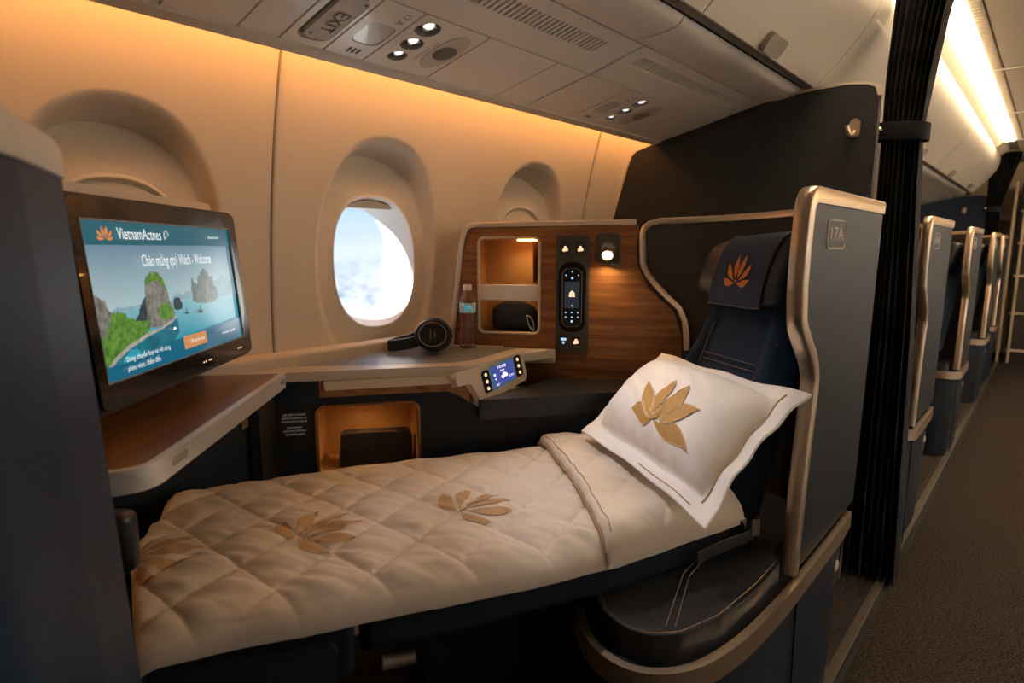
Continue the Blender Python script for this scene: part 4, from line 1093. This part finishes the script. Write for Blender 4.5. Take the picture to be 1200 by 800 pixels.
m = MB(); m.tube([pil_at(.276 + .0105 * math.cos(k * PI / 10), .1025 + .0105 * math.sin(k * PI / 10), .004) for k in range(20)], .0011, 5, closed=True)
for pl in PL:
    m.tube([pil_at(p[0], p[1], .0024) for p in grow(smooth2(pl), 1.13)], .0008, 4, closed=True)
m.obj('motif_outline', 'thread_line', lo)
m = MB(); m.tube([pil(.925, k / 30, 1) + PN * .001 for k in range(3, 29)], .0016, 5); m.tube([pil(k / 30, .045, 1) + PN * .001 for k in range(16, 28)], .0012, 5)
m.obj('flange_piping', 'gold_duvet', plw)

# ---------------------------------------------------------------- monitor and tray
MU = V((.724, .69, 0)).normalized(); MN0 = V((.69, -.724, 0)).normalized()
MVv = (V((0, 0, 1)) - MN0 * math.tan(math.radians(4.5))).normalized(); MN = MU.cross(MVv)
MF = (V((.236, .924, .878)), MU, MVv)
mon = thing('monitor', 'large video monitor in a black frame, its screen showing limestone islands', 'monitor', fr3(MF, (.26, 0), -.03))
W_, H_ = .531, .296
m = MB(); m.plate(rrect(0, 0, W_, H_, .014, 6), [], (fr3(MF, (0, 0), -.006), MU, MVv), .030); m.obj('housing', 'black_satin', mon, bevel=.004, seg=3)
sx0, sx1, sy0, sy1 = .024, .492, .040, .262
m = MB(); m.plate(rrect(.005, .006, W_ - .005, H_ - .005, .012, 6), [rrect(sx0, sy0, sx1, sy1, .002, 2)], (MF[0], MU, MVv), .0065); m.obj('bezel', 'black_gloss', mon, bevel=.002)
m = MB(); m.tube([fr3(MF, p, .0002) for p in rrect(sx0, sy0, sx1, sy1, .002, 2)], .0012, 5, closed=True); m.obj('bezel_rim', 'panel_edge', mon)
m = MB()
for u in (.300, .309, .323, .330, .455, .463, .471): m.lathe([(.0017, 0), (.0012, .0008), (0, .0008)], fr3(MF, (u, .020), 0), MN, 8)
m.obj('bezel_marks', 'icon_warm', mon)
m = MB(); m.plate(rrect(-.016, .012, W_ - .02, H_ + .020, .012, 5), [], (fr3(MF, (0, 0), -.037), MU, MVv), .022); m.obj('back_shell', 'wall_plastic', mon, bevel=.004)
m = MB(); m.plate(rrect(.02, -.027, .50, .10, .01), [], (fr3(MF, (0, 0), -.095), MU, MVv), .03); m.obj('shadow_mount', 'black_satin', mon, bevel=.004)  # supports the monitor; full-width dark plinth also stands for the shadow beneath it
# the picture on the screen
def sc2(x, y): return (sx0 + (sx1 - sx0) * x, sy0 + (sy1 - sy0) * (1 - y))
def scmat(nm, c0, c1, y0, y1, es=.8):
    """two-tone screen picture, c0 at height y0 to c1 at y1 (fractions of the screen)"""
    m_ = bpy.data.materials.new(nm); m_.use_nodes = True; nt = m_.node_tree; b = nt.nodes['Principled BSDF']
    tc = nt.nodes.new('ShaderNodeTexCoord'); sp_ = nt.nodes.new('ShaderNodeSeparateXYZ'); mr = nt.nodes.new('ShaderNodeMapRange'); r = nt.nodes.new('ShaderNodeValToRGB')
    nt.links.new(tc.outputs['Object'], sp_.inputs[0]); nt.links.new(sp_.outputs[2], mr.inputs[0])
    base = mon.location.z
    mr.inputs[1].default_value = fr3(MF, sc2(0, y0)).z - base; mr.inputs[2].default_value = fr3(MF, sc2(0, y1)).z - base
    r.color_ramp.elements[0].color = lin(c0); r.color_ramp.elements[1].color = lin(c1)
    nt.links.new(mr.outputs[0], r.inputs[0]); nt.links.new(r.outputs[0], b.inputs['Emission Color'])
    b.inputs['Base Color'].default_value = (.004, .005, .006, 1); b.inputs['Emission Strength'].default_value = es; b.inputs['Roughness'].default_value = .16
    MATS[nm] = m_
def scflat(nm, c0, c1=None, sc=60, es=.8):
    m_ = flat(nm, c0, es, c1, sc); b = m_.node_tree.nodes['Principled BSDF']
    for l in list(b.inputs['Base Color'].links): m_.node_tree.links.remove(l)
    b.inputs['Base Color'].default_value = (.004, .005, .006, 1); b.inputs['Roughness'].default_value = .16
scmat('pic_sky', '#5f8298', '#a9c3c6', .12, .56); scmat('pic_water', '#7fb4bd', '#2494ab', .56, .86); scflat('pic_head', '#1c5f6e'); scflat('pic_foot', '#10627f')
scflat('pic_far', '#8fb0b8', '#7d9fac', 40); scflat('pic_mid', '#55686c', '#76807a', 70); scflat('pic_rock', '#8d8a80', '#565c55', 90); scflat('pic_green', '#3f6a2a', '#6f9a3c', 120)
scflat('pic_shade', '#33444a', '#27383d', 60); scflat('pic_deep', '#176072', '#1f7688', 30); scflat('pic_reflect', '#2e9bb0'); scflat('pic_orange', '#e08a45'); scflat('pic_button', '#cf8f56'); scflat('pic_white', '#f4f7f8', es=.9); scflat('pic_shore', '#b9b2a2', '#8d8a7d', 90); scflat('pic_band', '#3c6f86')
PICM = ['pic_sky', 'pic_water', 'pic_head', 'pic_foot', 'pic_far', 'pic_mid', 'pic_rock', 'pic_green', 'pic_shade', 'pic_deep', 'pic_reflect', 'pic_orange', 'pic_button', 'pic_white', 'pic_shore', 'pic_band']
pm = MB(); SFR = (fr3(MF, (0, 0), -.005), MU, MVv)
lay = [0]
def pic(mn, pts):
    pm.mi = PICM.index(mn); lay[0] += 1; pm.fill([sc2(*p) for p in pts], SFR, lay[0] * .00012)
def ridge(pts, base, rough=.006, n=5, seed=1):
    out = []; rg = random.Random(seed)
    for (x0, y0), (x1, y1) in zip(pts, pts[1:]):
        for k in range(n):
            t = k / n; out.append((x0 + (x1 - x0) * t + rg.uniform(-rough, rough) * .5, y0 + (y1 - y0) * t + rg.uniform(-rough, rough)))
    return out + [pts[-1]] + base
pic('pic_sky', [(0, 0), (1, 0), (1, .60), (0, .60)])
pic('pic_water', [(0, .575), (1, .575), (1, 1), (0, 1)])
pic('pic_far', ridge([(.08, .575), (.12, .55), (.2, .56), (.27, .55), (.3, .575)], [], .004, seed=2))
pic('pic_far', ridge([(.44, .57), (.46, .53), (.49, .51), (.53, .53), (.56, .51), (.62, .52), (.64, .57)], [], .005, seed=3))
pic('pic_far', ridge([(.76, .60), (.77, .47), (.80, .44), (.84, .47), (.88, .42), (.92, .44), (.96, .40), (1, .43)], [(1, .60)], .008, seed=4))
pic('pic_mid', ridge([(.60, .585), (.605, .44), (.62, .41), (.635, .46), (.66, .45), (.675, .40), (.69, .405), (.70, .36), (.73, .335), (.755, .37), (.765, .42), (.785, .41), (.80, .48), (.82, .55), (.83, .59)], [(.78, .625), (.70, .63), (.63, .61)], .010, seed=5))
pic('pic_rock', ridge([(.705, .60), (.715, .50), (.725, .40), (.74, .42), (.755, .55), (.76, .62)], [], .008, seed=15))
pic('pic_shade', ridge([(.45, .62), (.455, .56), (.475, .54), (.50, .55), (.515, .60)], [(.51, .635), (.47, .64)], .006, seed=6))
pic('pic_rock', ridge([(0, .47), (.03, .46), (.06, .50), (.085, .58), (.10, .66), (.09, .80)], [(0, .86)], .010, seed=7))
pic('pic_shade', ridge([(.20, .66), (.23, .61), (.245, .56), (.28, .50), (.30, .60)], [(.30, .72), (.2, .72)], .008, seed=8))
pic('pic_rock', ridge([(.27, .72), (.275, .56), (.285, .42), (.30, .37), (.335, .34), (.38, .35), (.405, .40), (.42, .50), (.44, .60), (.455, .67)], [(.42, .70), (.34, .735)], .009, seed=9))
pic('pic_green', ridge([(.285, .44), (.295, .385), (.335, .345), (.38, .352), (.405, .40), (.42, .49)], [(.39, .44), (.36, .40), (.32, .41)], .008, seed=10))
pic('pic_green', ridge([(.34, .66), (.35, .60), (.38, .57), (.42, .58), (.435, .64)], [(.43, .68), (.38, .69)], .010, seed=11))
pic('pic_green', ridge([(.0, .74), (.05, .70), (.09, .58), (.13, .58), (.17, .63), (.22, .66), (.28, .67), (.28, .72)], [(.25, .76), (.14, .80), (.06, .86), (0, .94)], .012, seed=12))
pic('pic_shore', [(0, .93), (.06, .86), (.14, .80), (.25, .755), (.34, .735), (.42, .70), (.455, .67), (.46, .69), (.42, .72), (.34, .755), (.25, .78), (.15, .825), (.07, .88), (0, .96)])
pic('pic_deep', [(0, .96), (.07, .88), (.15, .825), (.25, .78), (.34, .755), (.42, .72), (.46, .69), (.46, .80), (.40, .88), (.0, 1)])
pic('pic_reflect', [(.08, .95), (.11, .87), (.15, .83), (.185, .84), (.215, .90), (.23, .95)])
pic('pic_shade', [(.515, .665), (.55, .67), (.545, .685), (.52, .68)]); pic('pic_shade', [(.53, .635), (.535, .635), (.536, .668), (.528, .668)])
pic('pic_shade', [(.62, .67), (.66, .675), (.655, .70), (.625, .695)]); pic('pic_shade', [(.638, .635), (.644, .635), (.646, .672), (.636, .672)])
pic('pic_foot', [(0, .90), (.10, .905), (.25, .885), (.45, .85), (.70, .83), (1, .81), (1, 1), (0, 1)])
pic('pic_band', [(.66, .90), (.78, .85), (1, .815), (1, 1), (.62, 1)])
pic('pic_button', [sc for sc in [(.475, .845), (.655, .845), (.655, .945), (.475, .945)]])
pic('pic_head', [(0, 0), (1, 0), (1, .155), (0, .155)])
for pl in LOTUS: pic('pic_orange', [(.112 + x * .062, .118 - y * .082) for x, y in pl])
pm.obj('screen_picture', PICM, mon, flatshade=True)
m = MB(); LF = fr3(SFR, (0, 0), .0062)
def stx(nm, s_, x, y, size, wid, al='LEFT'):
    m = MB(); p = sc2(x, y); m.text(s_, size, LF + MU * p[0] + MVv * p[1], MU, MVv, al, wid=wid * (sx1 - sx0)); m.obj(nm, 'pic_white', mon, flatshade=True)
stx('airline_lettering', 'VietnamActnes', .165, .085, .024, .255); stx('welcome_lettering', 'Chào mừng qoỳ Vhách - Welcome', .525, .265, .026, .50, 'CENTER')
stx('menu_lettering', 'Entertainment', .78, .085, .008, .10); stx('caption_lettering', 'Dùng chuyến bay vui vẻ cùng', .10, .885, .0105, .26); stx('caption_lettering', 'phim, nhạc, điểm đến', .10, .945, .0105, .19)
stx('button_lettering', 'Tất cả trò chơi', .565, .895, .0095, .11, 'CENTER'); stx('footer_lettering', 'www.bay cùng bạn', .78, .905, .007, .13)
m = MB(); cq = sc2(.448, .085); m.tube([LF + MU * (cq[0] + .003 + .007 * math.cos(a * .45)) + MVv * (cq[1] + .008 * math.sin(a * .45)) for a in range(10)], .0004, 4)
m.tube([LF + MU * (cq[0] + .004 * math.cos(a * .5 + 2)) + MVv * (cq[1] + .004 * math.sin(a * .5 + 2)) for a in range(9)], .0004, 4)
m.obj('swirl_emblem', 'pic_white', mon, flatshade=True); m = MB()
bq = sc2(.41, .775); m.fill([(bq[0] - .006, bq[1]), (bq[0] + .008, bq[1] + .001), (bq[0] + .003, bq[1] + .005), (bq[0] - .002, bq[1] + .004)], (LF, MU, MVv))
m.obj('white_boat', 'pic_white', mon, flatshade=True)

ty = thing('tray_table', 'walnut tray table with a silver edge beneath the video monitor', 'tray table', (.40, 1.05, .81))
TPo = V((.642, 1.197, .842)); TPd = V((-.70, -.714, 0)).normalized(); TPn = V((-.714, .70, 0))   # towards the wall
L_ = .575
P2 = lambda a, b: (TPo + TPd * a + TPn * b)
tro = [(0, 0), (L_ - .01, 0), (L_ + .015, .055), (L_ + .015, .10), (L_ - .02, .225), (.02, .225), (-.012, .02)]
tr2 = [P2(a, b) for a, b in tro]; q2 = rpoly([(p.x, p.y) for p in tr2], [.012, .05, .05, .02, .01, .01, .01], 6)
m = MB(); m.plate(q2, [], (V((0, 0, .8405)), V((1, 0, 0)), V((0, 1, 0))), .030); tb = m.obj('tray_body', 'silver', ty, bevel=.005, seg=3)
cen = V((sum(p[0] for p in q2) / len(q2), sum(p[1] for p in q2) / len(q2)))
ins = [P2(a, b) for a, b in [(.008, .012), (L_ - .012, .012), (L_ + .002, .058), (L_ + .002, .10), (L_ - .024, .215), (.024, .215)]]
m = MB(); m.fill(rpoly([(p.x, p.y) for p in ins], [.006, .045, .04, .02, .01, .01], 6), (V((0, 0, .8410)), V((1, 0, 0)), V((0, 1, 0)))); m.obj('tray_top', 'walnut_tray', ty)
m = MB()
def on_edge(a, w, h, mtk=.0006): m.plate(rrect(-w / 2, -h / 2, w / 2, h / 2, h * .45, 4), [], (P2(a, 0) - TPn * .0005 + V((0, 0, -.0155)), -TPd, V((0, 0, 1))), .001)
on_edge(.490, .046, .012); on_edge(.025, .030, .010); m.obj('edge_sockets', 'panel_edge', tb, bevel=.0008)
m = MB(); on_edge(.225, .082, .013); m.obj('tray_latch', 'silver', tb, bevel=.002)
m = MB(); m.box(P2(.225, .012) + V((0, 0, -.042)), (.026, .010, .026), TPd, TPn); m.obj('latch_tab', 'taupe', tb, bevel=.003)

# ---------------------------------------------------------------- shell of the seat ahead, very close on the left
ns = thing('seat_shell', 'dark shell of the seat ahead with a silver cap, cut by the left edge', 'seat shell', (.0, .70, 0))
def nsh(z, gx=0, n=10):
    k = (1.21 - z) * .045
    return [(p[0], p[1]) for p in rpoly([(-.45, .46), (.035 + k, .47), (.113 + k, .60), (.176 + k, .745), (.160 + k, .83), (.06 + k, .86), (-.45, .86)], [0, .09, .10, .05, .05, .05, 0], n)]
m = MB(); m.loft([[V((x, y, z)) for x, y in nsh(z)] for z in [0, .3, .6, .8, .9, 1.0, 1.06, 1.12, 1.168]]); m.obj('shell_body', 'near_shell', ns, sharp=60)
m = MB()
def cap(z, g): 
    o2 = nsh(z); c = V((-.1, .66))
    return [V((x, y, z)) + (V((x - c.x, y - c.y, 0)).normalized() * g if x > -.4 else V((0, 0, 0))) for x, y in o2]
m.loft([cap(1.166, -.004), cap(1.168, .003), cap(1.172, .0045), cap(1.196, .003), cap(1.204, -.002), cap(1.208, -.010)]); m.obj('silver_cap', 'panel_grey', ns, sharp=40)
m = MB(); m.box((.196, .790, .765), (.03, .06, .075), (.75, .66, 0), (-.66, .75, 0)); m.obj('tray_hinge', 'black_satin', ns, bevel=.012, seg=4)

# ---------------------------------------------------------------- small things
# headphones lying on the console
hp = thing('headphones', 'black over-ear headphones lying on the dark console top', 'headphones', (1.09, 1.25, .8205))
def cup(c, nrm, r):
    nrm = V(nrm).normalized(); up = V((0, 0, 1)); sd = up.cross(nrm).normalized(); up = nrm.cross(sd)
    def el(k, h): return [V(c) + nrm * h + (sd * 1.06 * math.cos(a) + up * .93 * math.sin(a)) * r * k for a in [2 * PI * i / 32 for i in range(32)]]
    m = MB(); m.loft([el(.80, -.014), el(.96, -.012), el(1.0, -.006), el(1.0, .006), el(.94, .013), el(.80, .016), el(.72, .0155), el(.70, .0135), el(.3, .0145)]); cp = m.obj('ear_cup', 'black_satin', hp, sharp=35)
    m = MB(); m.loft([el(.78, -.012), el(.98, -.017), el(1.02, -.024), el(.96, -.033), el(.80, -.036), el(.60, -.032), el(.5, -.022)]); m.obj('ear_pad', 'black_matt', cp, sharp=60)
    m = MB(); m.tube(el(.745, .0158), .0011, 6, closed=True); m.obj('cup_ring', 'rail_metal', cp)
    return el
nc = V((-.72, -.66, .22))
c1 = V((1.080, 1.225, .872)); c2 = V((1.140, 1.292, .867))
e1 = cup(c1, nc, .046); cup(c2, (.70, .68, .12), .045)
m = MB(); 
u_ = V((-.66, .75, 0)); 
for dz, ln in ((.010, .018), (-.002, .026)): 
    q = c1 + nc.normalized() * .0152 + V((0, 0, 0)); sd = V((0, 0, 1)).cross(nc).normalized(); up = nc.normalized().cross(sd)
    m.box(q + sd * (-.004 + dz) , (.0022, ln, .001), sd, up)
m.obj('cup_marks', 'panel_edge', hp)
bp = smooth_path([c1 + V((-.012, .022, -.004)), V((1.050, 1.272, .851)), V((1.022, 1.312, .842)), V((1.018, 1.334, .840)), V((1.044, 1.342, .842)), V((1.090, 1.328, .851)), c2 + V((-.022, .020, -.002))], 8)
m = MB(); m.sweep(bp, RREC(.010, .030, .004, 4)); hb = m.obj('headband', 'black_satin', hp, sharp=50)
m = MB(); m.sweep([p + V((0, 0, .0158)) for p in bp], RREC(.005, .0016, .0007, 2)); m.obj('band_edge', 'rail_metal', hb)
# water bottle
wb = thing('water_bottle', 'clear plastic water bottle with a pale blue label and white cap', 'bottle', (1.222, 1.238, .8205))
bo = V((1.222, 1.238, .8208))
pr = [(0, .004), (.014, .003), (.020, .0), (.0228, .004), (.0230, .012)]
for k in range(7): 
    z0 = .018 + k * .0105; w0 = .0232 - .0024 * math.exp(-((z0 - .062) / .02) ** 2); pr += [(w0 - .0014, z0), (w0, z0 + .003), (w0, z0 + .0065)]
pr += [(.0222, .094), (.0228, .098), (.0228, .128), (.0226, .132), (.0205, .142), (.0165, .150), (.0118, .157), (.0108, .161), (.0108, .166)]
inn = [(max(0, r_ - .0009), h + (.001 if i < 3 else 0)) for i, (r_, h) in enumerate(pr)]
m = MB(); m.lathe(pr + inn[::-1], bo, n=40, cap=False); m.obj('bottle_body', 'clear_pet', wb, sharp=60)
m = MB(); m.lathe([(.0232, .1), (.0233, .1), (.0233, .1285), (.0231, .1285)], bo, n=40); lb = m.obj('label', 'bottle_label', wb)
m = MB(); 
for k, (dz, wd) in enumerate(((.120, .016), (.1145, .022), (.108, .02))):
    q = bo + V((-.67, -.72, 0)).normalized() * .0236 + V((0, 0, dz)); m.box(q, (wd, .0006, .0028), (.72, -.67, 0), (.67, .72, 0))
m.obj('label_print', 'pic_reflect', lb)
m = MB(); m.lathe([(.0118, .163), (.0122, .165), (.0122, .176), (.0114, .1785), (0, .179)], bo, n=32); m.obj('cap', 'bottle_cap', wb)
# amenity pouch in the niche
ap = thing('amenity_pouch', 'dark blue zipped amenity pouch in the lower part of the lit niche', 'pouch', T(.18, .858, -.05))
m = MB(); rings = []
for k in range(15):
    u = k / 14; s = .098 + .132 * u; e = (1 - abs(2 * u - 1) ** 4) ** .5
    h = .084 * (.80 + .20 * (1 - (2 * u - .9) ** 2)); o_ = []
    for i in range(24):
        a = 2 * PI * i / 24; c, sn = math.cos(a), math.sin(a); p = .62
        o_.append(T(s, .8625 + h / 2 + abs(sn) ** p * (1 if sn > 0 else -1) * h / 2 * (.72 + .28 * e), -.050 + abs(c) ** p * (1 if c > 0 else -1) * .040 * (.55 + .45 * e)))
    rings.append(o_)
m.loft(rings); m.obj('pouch_body', 'pouch', ap, sharp=0)
m = MB(); m.tube(smooth_path([T(.10, .915, -.03), T(.12, .938, -.032), T(.17, .943, -.032), T(.215, .932, -.026), T(.232, .905, -.018), T(.236, .875, -.014)], 6), .0016, 6); m.obj('zip', 'black_matt', ap)
m = MB(); m.tube(smooth_path([T(.205, .908, -.008), T(.208, .892, -.004), T(.214, .878, -.003), T(.222, .866, -.005), T(.226, .880, -.006), T(.218, .902, -.007)], 6, True), .0022, 6, closed=True); m.obj('zip_pull', 'chrome', ap)
# dark wallet in the floor-level cubby
dw = thing('document_wallet', 'dark leather wallet standing in the amber cubby beside the bed', 'wallet', fr3(CF, (.2, .565), -.06))
m = MB(); m.plate(rpoly([(.115, .573), (.292, .573), (.294, .652), (.120, .655)], [.004, .004, .02, .02]), [], (CF[0] + cn * -.048, cd, CF[2]), .034); m.obj('wallet_body', 'charcoal_leather', dw, bevel=.008, seg=3)
m = MB(); m.tube(smooth_path([fr3((CF[0] + cn * -.046, cd, CF[2]), p) for p in ((.119, .58), (.121, .64), (.130, .653), (.21, .654), (.255, .653))], 5), .0016, 5); m.obj('wallet_zip', 'bronze', dw)
# little pillow on the third visible seat
m = MB(); 
m.grid(lambda u, v: SB(.08 + .30 * u, .62 + .26 * v, .055 + .055 * ((1 - (2 * u - 1) ** 4) * (1 - (2 * v - 1) ** 4)) ** .6) + V((2.71, 0, .0)), 16, 16)
m.grid(lambda u, v: SB(.08 + .30 * u, .62 + .26 * v, .05 - .03 * ((1 - (2 * u - 1) ** 4) * (1 - (2 * v - 1) ** 4)) ** .6) + V((2.71, 0, .0)), 16, 16)
bmesh.ops.remove_doubles(m.bm, verts=m.bm.verts, dist=.0005)
tag(m.obj('pillow', 'duvet', sharp=0), 'small beige pillow on a rear seat, glimpsed between seat shells past the near curtain', 'pillow')

# ================================================================ LIGHT, SKY, CAMERA
def area(name, loc, tgt, sx, sy, power, col):
    L = bpy.data.lights.new(name, 'AREA'); L.shape = 'RECTANGLE'; L.size = sx; L.size_y = sy; L.energy = power; L.color = col
    o = bpy.data.objects.new(name, L); COL.objects.link(o); o.location = loc
    o.rotation_euler = (V(tgt) - V(loc)).to_track_quat('-Z', 'Y').to_euler(); return o
def spot(name, loc, tgt, power, col, ang, blend=.6, r=.012):
    L = bpy.data.lights.new(name, 'SPOT'); L.energy = power; L.color = col; L.spot_size = math.radians(ang); L.spot_blend = blend; L.shadow_soft_size = r
    o = bpy.data.objects.new(name, L); COL.objects.link(o); o.location = loc
    o.rotation_euler = (V(tgt) - V(loc)).to_track_quat('-Z', 'Y').to_euler(); return o
def strength(nm, v): MATS[nm].node_tree.nodes['Principled BSDF'].inputs['Emission Strength'].default_value = v
strength('trough_led', 13); strength('ceiling_led', 16); strength('added_wash_led', 78); strength('added_cove_led', 22)
spot('reading_lamp_light', LAMP_O, LAMP_O + tn * .30 + V((0, 0, -.95)), 1.5, (1, .66, .34), 150, .9)
nspot = FP[1].cross(FP[2])
for k, (sx, Y, tg, pw) in enumerate(((.874, .988, (1.05, .58, .72), 12), (.882, 1.047, (.80, .68, .6), 2.8))):
    o = fr3(FP, (sx + .002, vy(Y)), .004)
    spot('overhead_reading_light', o, tg, pw, (.93, .96, 1), 55, .9, .014)
spot('niche_light', T(.205, 1.116, -.03), T(.19, .9, -.05), .42, (1, .66, .30), 150, .9, .01)
spot('cubby_light', fr3((CF[0] + cn * -.05, cd, CF[2]), (.185, .722)), fr3((CF[0] + cn * -.06, cd, CF[2]), (.185, .5)), .42, (1, .64, .28), 150, .9, .01)
S = bpy.data.lights.new('sun', 'SUN'); S.energy = 13; S.color = (1, .97, .92); S.angle = math.radians(1)
so = bpy.data.objects.new('sun', S); COL.objects.link(so); so.rotation_euler = V((.74, -.36, -.56)).to_track_quat('-Z', 'Y').to_euler()

w = bpy.data.worlds.new('sky'); SC.world = w; w.use_nodes = True; nt = w.node_tree; N = nt.nodes.new; Lk = nt.links.new
bg = nt.nodes['Background']
tc = N('ShaderNodeTexCoord'); sx = N('ShaderNodeSeparateXYZ'); Lk(tc.outputs['Generated'], sx.inputs[0])
def math_(op, a, b=None, v=None):
    n = N('ShaderNodeMath'); n.operation = op
    for i, q in enumerate((a, b)):
        if q is None: continue
        if isinstance(q, (int, float)): n.inputs[i].default_value = q
        else: Lk(q, n.inputs[i])
    return n.outputs[0]
# clear sky above the horizon
rs_ = N('ShaderNodeValToRGB'); mr = N('ShaderNodeMapRange'); mr.inputs[1].default_value = -.06; mr.inputs[2].default_value = .30
Lk(sx.outputs[2], mr.inputs[0]); Lk(mr.outputs[0], rs_.inputs[0])
e = rs_.color_ramp.elements; e[0].position = 0; e[0].color = lin('#d7e4ee'); e[1].position = 1; e[1].color = lin('#5f9bdc')
k = e.new(.16); k.color = lin('#dfeaf3'); k = e.new(.36); k.color = lin('#a9cdee')
# cloud deck below it: direction projected on a plane underneath
dz = math_('MAXIMUM', math_('MULTIPLY', sx.outputs[2], -1), .02)
px = math_('DIVIDE', sx.outputs[0], dz); py = math_('DIVIDE', sx.outputs[1], dz)
cb = N('ShaderNodeCombineXYZ'); Lk(px, cb.inputs[0]); Lk(py, cb.inputs[1])
# puffs keep some height: mix the flat map with the view direction
n1 = N('ShaderNodeTexNoise'); n1.inputs['Scale'].default_value = 2.2; n1.inputs['Detail'].default_value = 9; n1.inputs['Roughness'].default_value = .56; n1.inputs['Distortion'].default_value = .25
Lk(cb.outputs[0], n1.inputs['Vector'])
mpd = N('ShaderNodeMapping'); mpd.inputs['Scale'].default_value = (15, 15, 26); Lk(tc.outputs['Generated'], mpd.inputs[0])
n2 = N('ShaderNodeTexNoise'); n2.inputs['Scale'].default_value = 1.25; n2.inputs['Detail'].default_value = 8; n2.inputs['Roughness'].default_value = .6
Lk(mpd.outputs[0], n2.inputs['Vector'])
mixn = math_('ADD', math_('MULTIPLY', n1.outputs['Fac'], .22), math_('MULTIPLY', n2.outputs['Fac'], .78))
rc = N('ShaderNodeValToRGB'); e = rc.color_ramp.elements
e[0].position = .40; e[0].color = lin('#93b0d0'); e[1].position = .585; e[1].color = lin('#ffffff'); k = e.new(.46); k.color = lin('#c3d3e4'); k = e.new(.52); k.color = lin('#f1f5f9')
Lk(mixn, rc.inputs[0])
hz = N('ShaderNodeMapRange'); hz.inputs[1].default_value = .0; hz.inputs[2].default_value = -.11; Lk(math_('ADD', sx.outputs[2], math_('MULTIPLY', math_('SUBTRACT', n2.outputs['Fac'], .5), .09)), hz.inputs[0])
mx = N('ShaderNodeMix'); mx.data_type = 'RGBA'; Lk(hz.outputs[0], mx.inputs[0]); Lk(rs_.outputs[0], mx.inputs[6]); Lk(rc.outputs[0], mx.inputs[7])
Lk(mx.outputs[2], bg.inputs[0]); bg.inputs[1].default_value = 1.15

cam = bpy.data.cameras.new('camera'); co = bpy.data.objects.new('camera', cam); COL.objects.link(co)
cam.sensor_width = 36; cam.lens = 36 * 720 / 1200; cam.clip_start = .02; cam.clip_end = 60
co.location = (0, 0, 1.1)
th = math.atan(638 / 728.2)
co.rotation_euler = (PI / 2 - math.atan(109 / 720), 0, th - PI / 2)
cam.dof.use_dof = True; cam.dof.focus_distance = 1.45; cam.dof.aperture_fstop = 4.5
SC.camera = co
SC.view_settings.view_transform = 'Standard'; SC.view_settings.look = 'None'; SC.view_settings.exposure = .22; SC.view_settings.gamma = 1
SC.view_settings.use_curve_mapping = False
cy = SC.cycles
cy.use_denoising = True; cy.max_bounces = 8; cy.diffuse_bounces = 4; cy.glossy_bounces = 4; cy.transmission_bounces = 8; cy.transparent_max_bounces = 8
cy.sample_clamp_indirect = 4; cy.caustics_reflective = False; cy.caustics_refractive = False
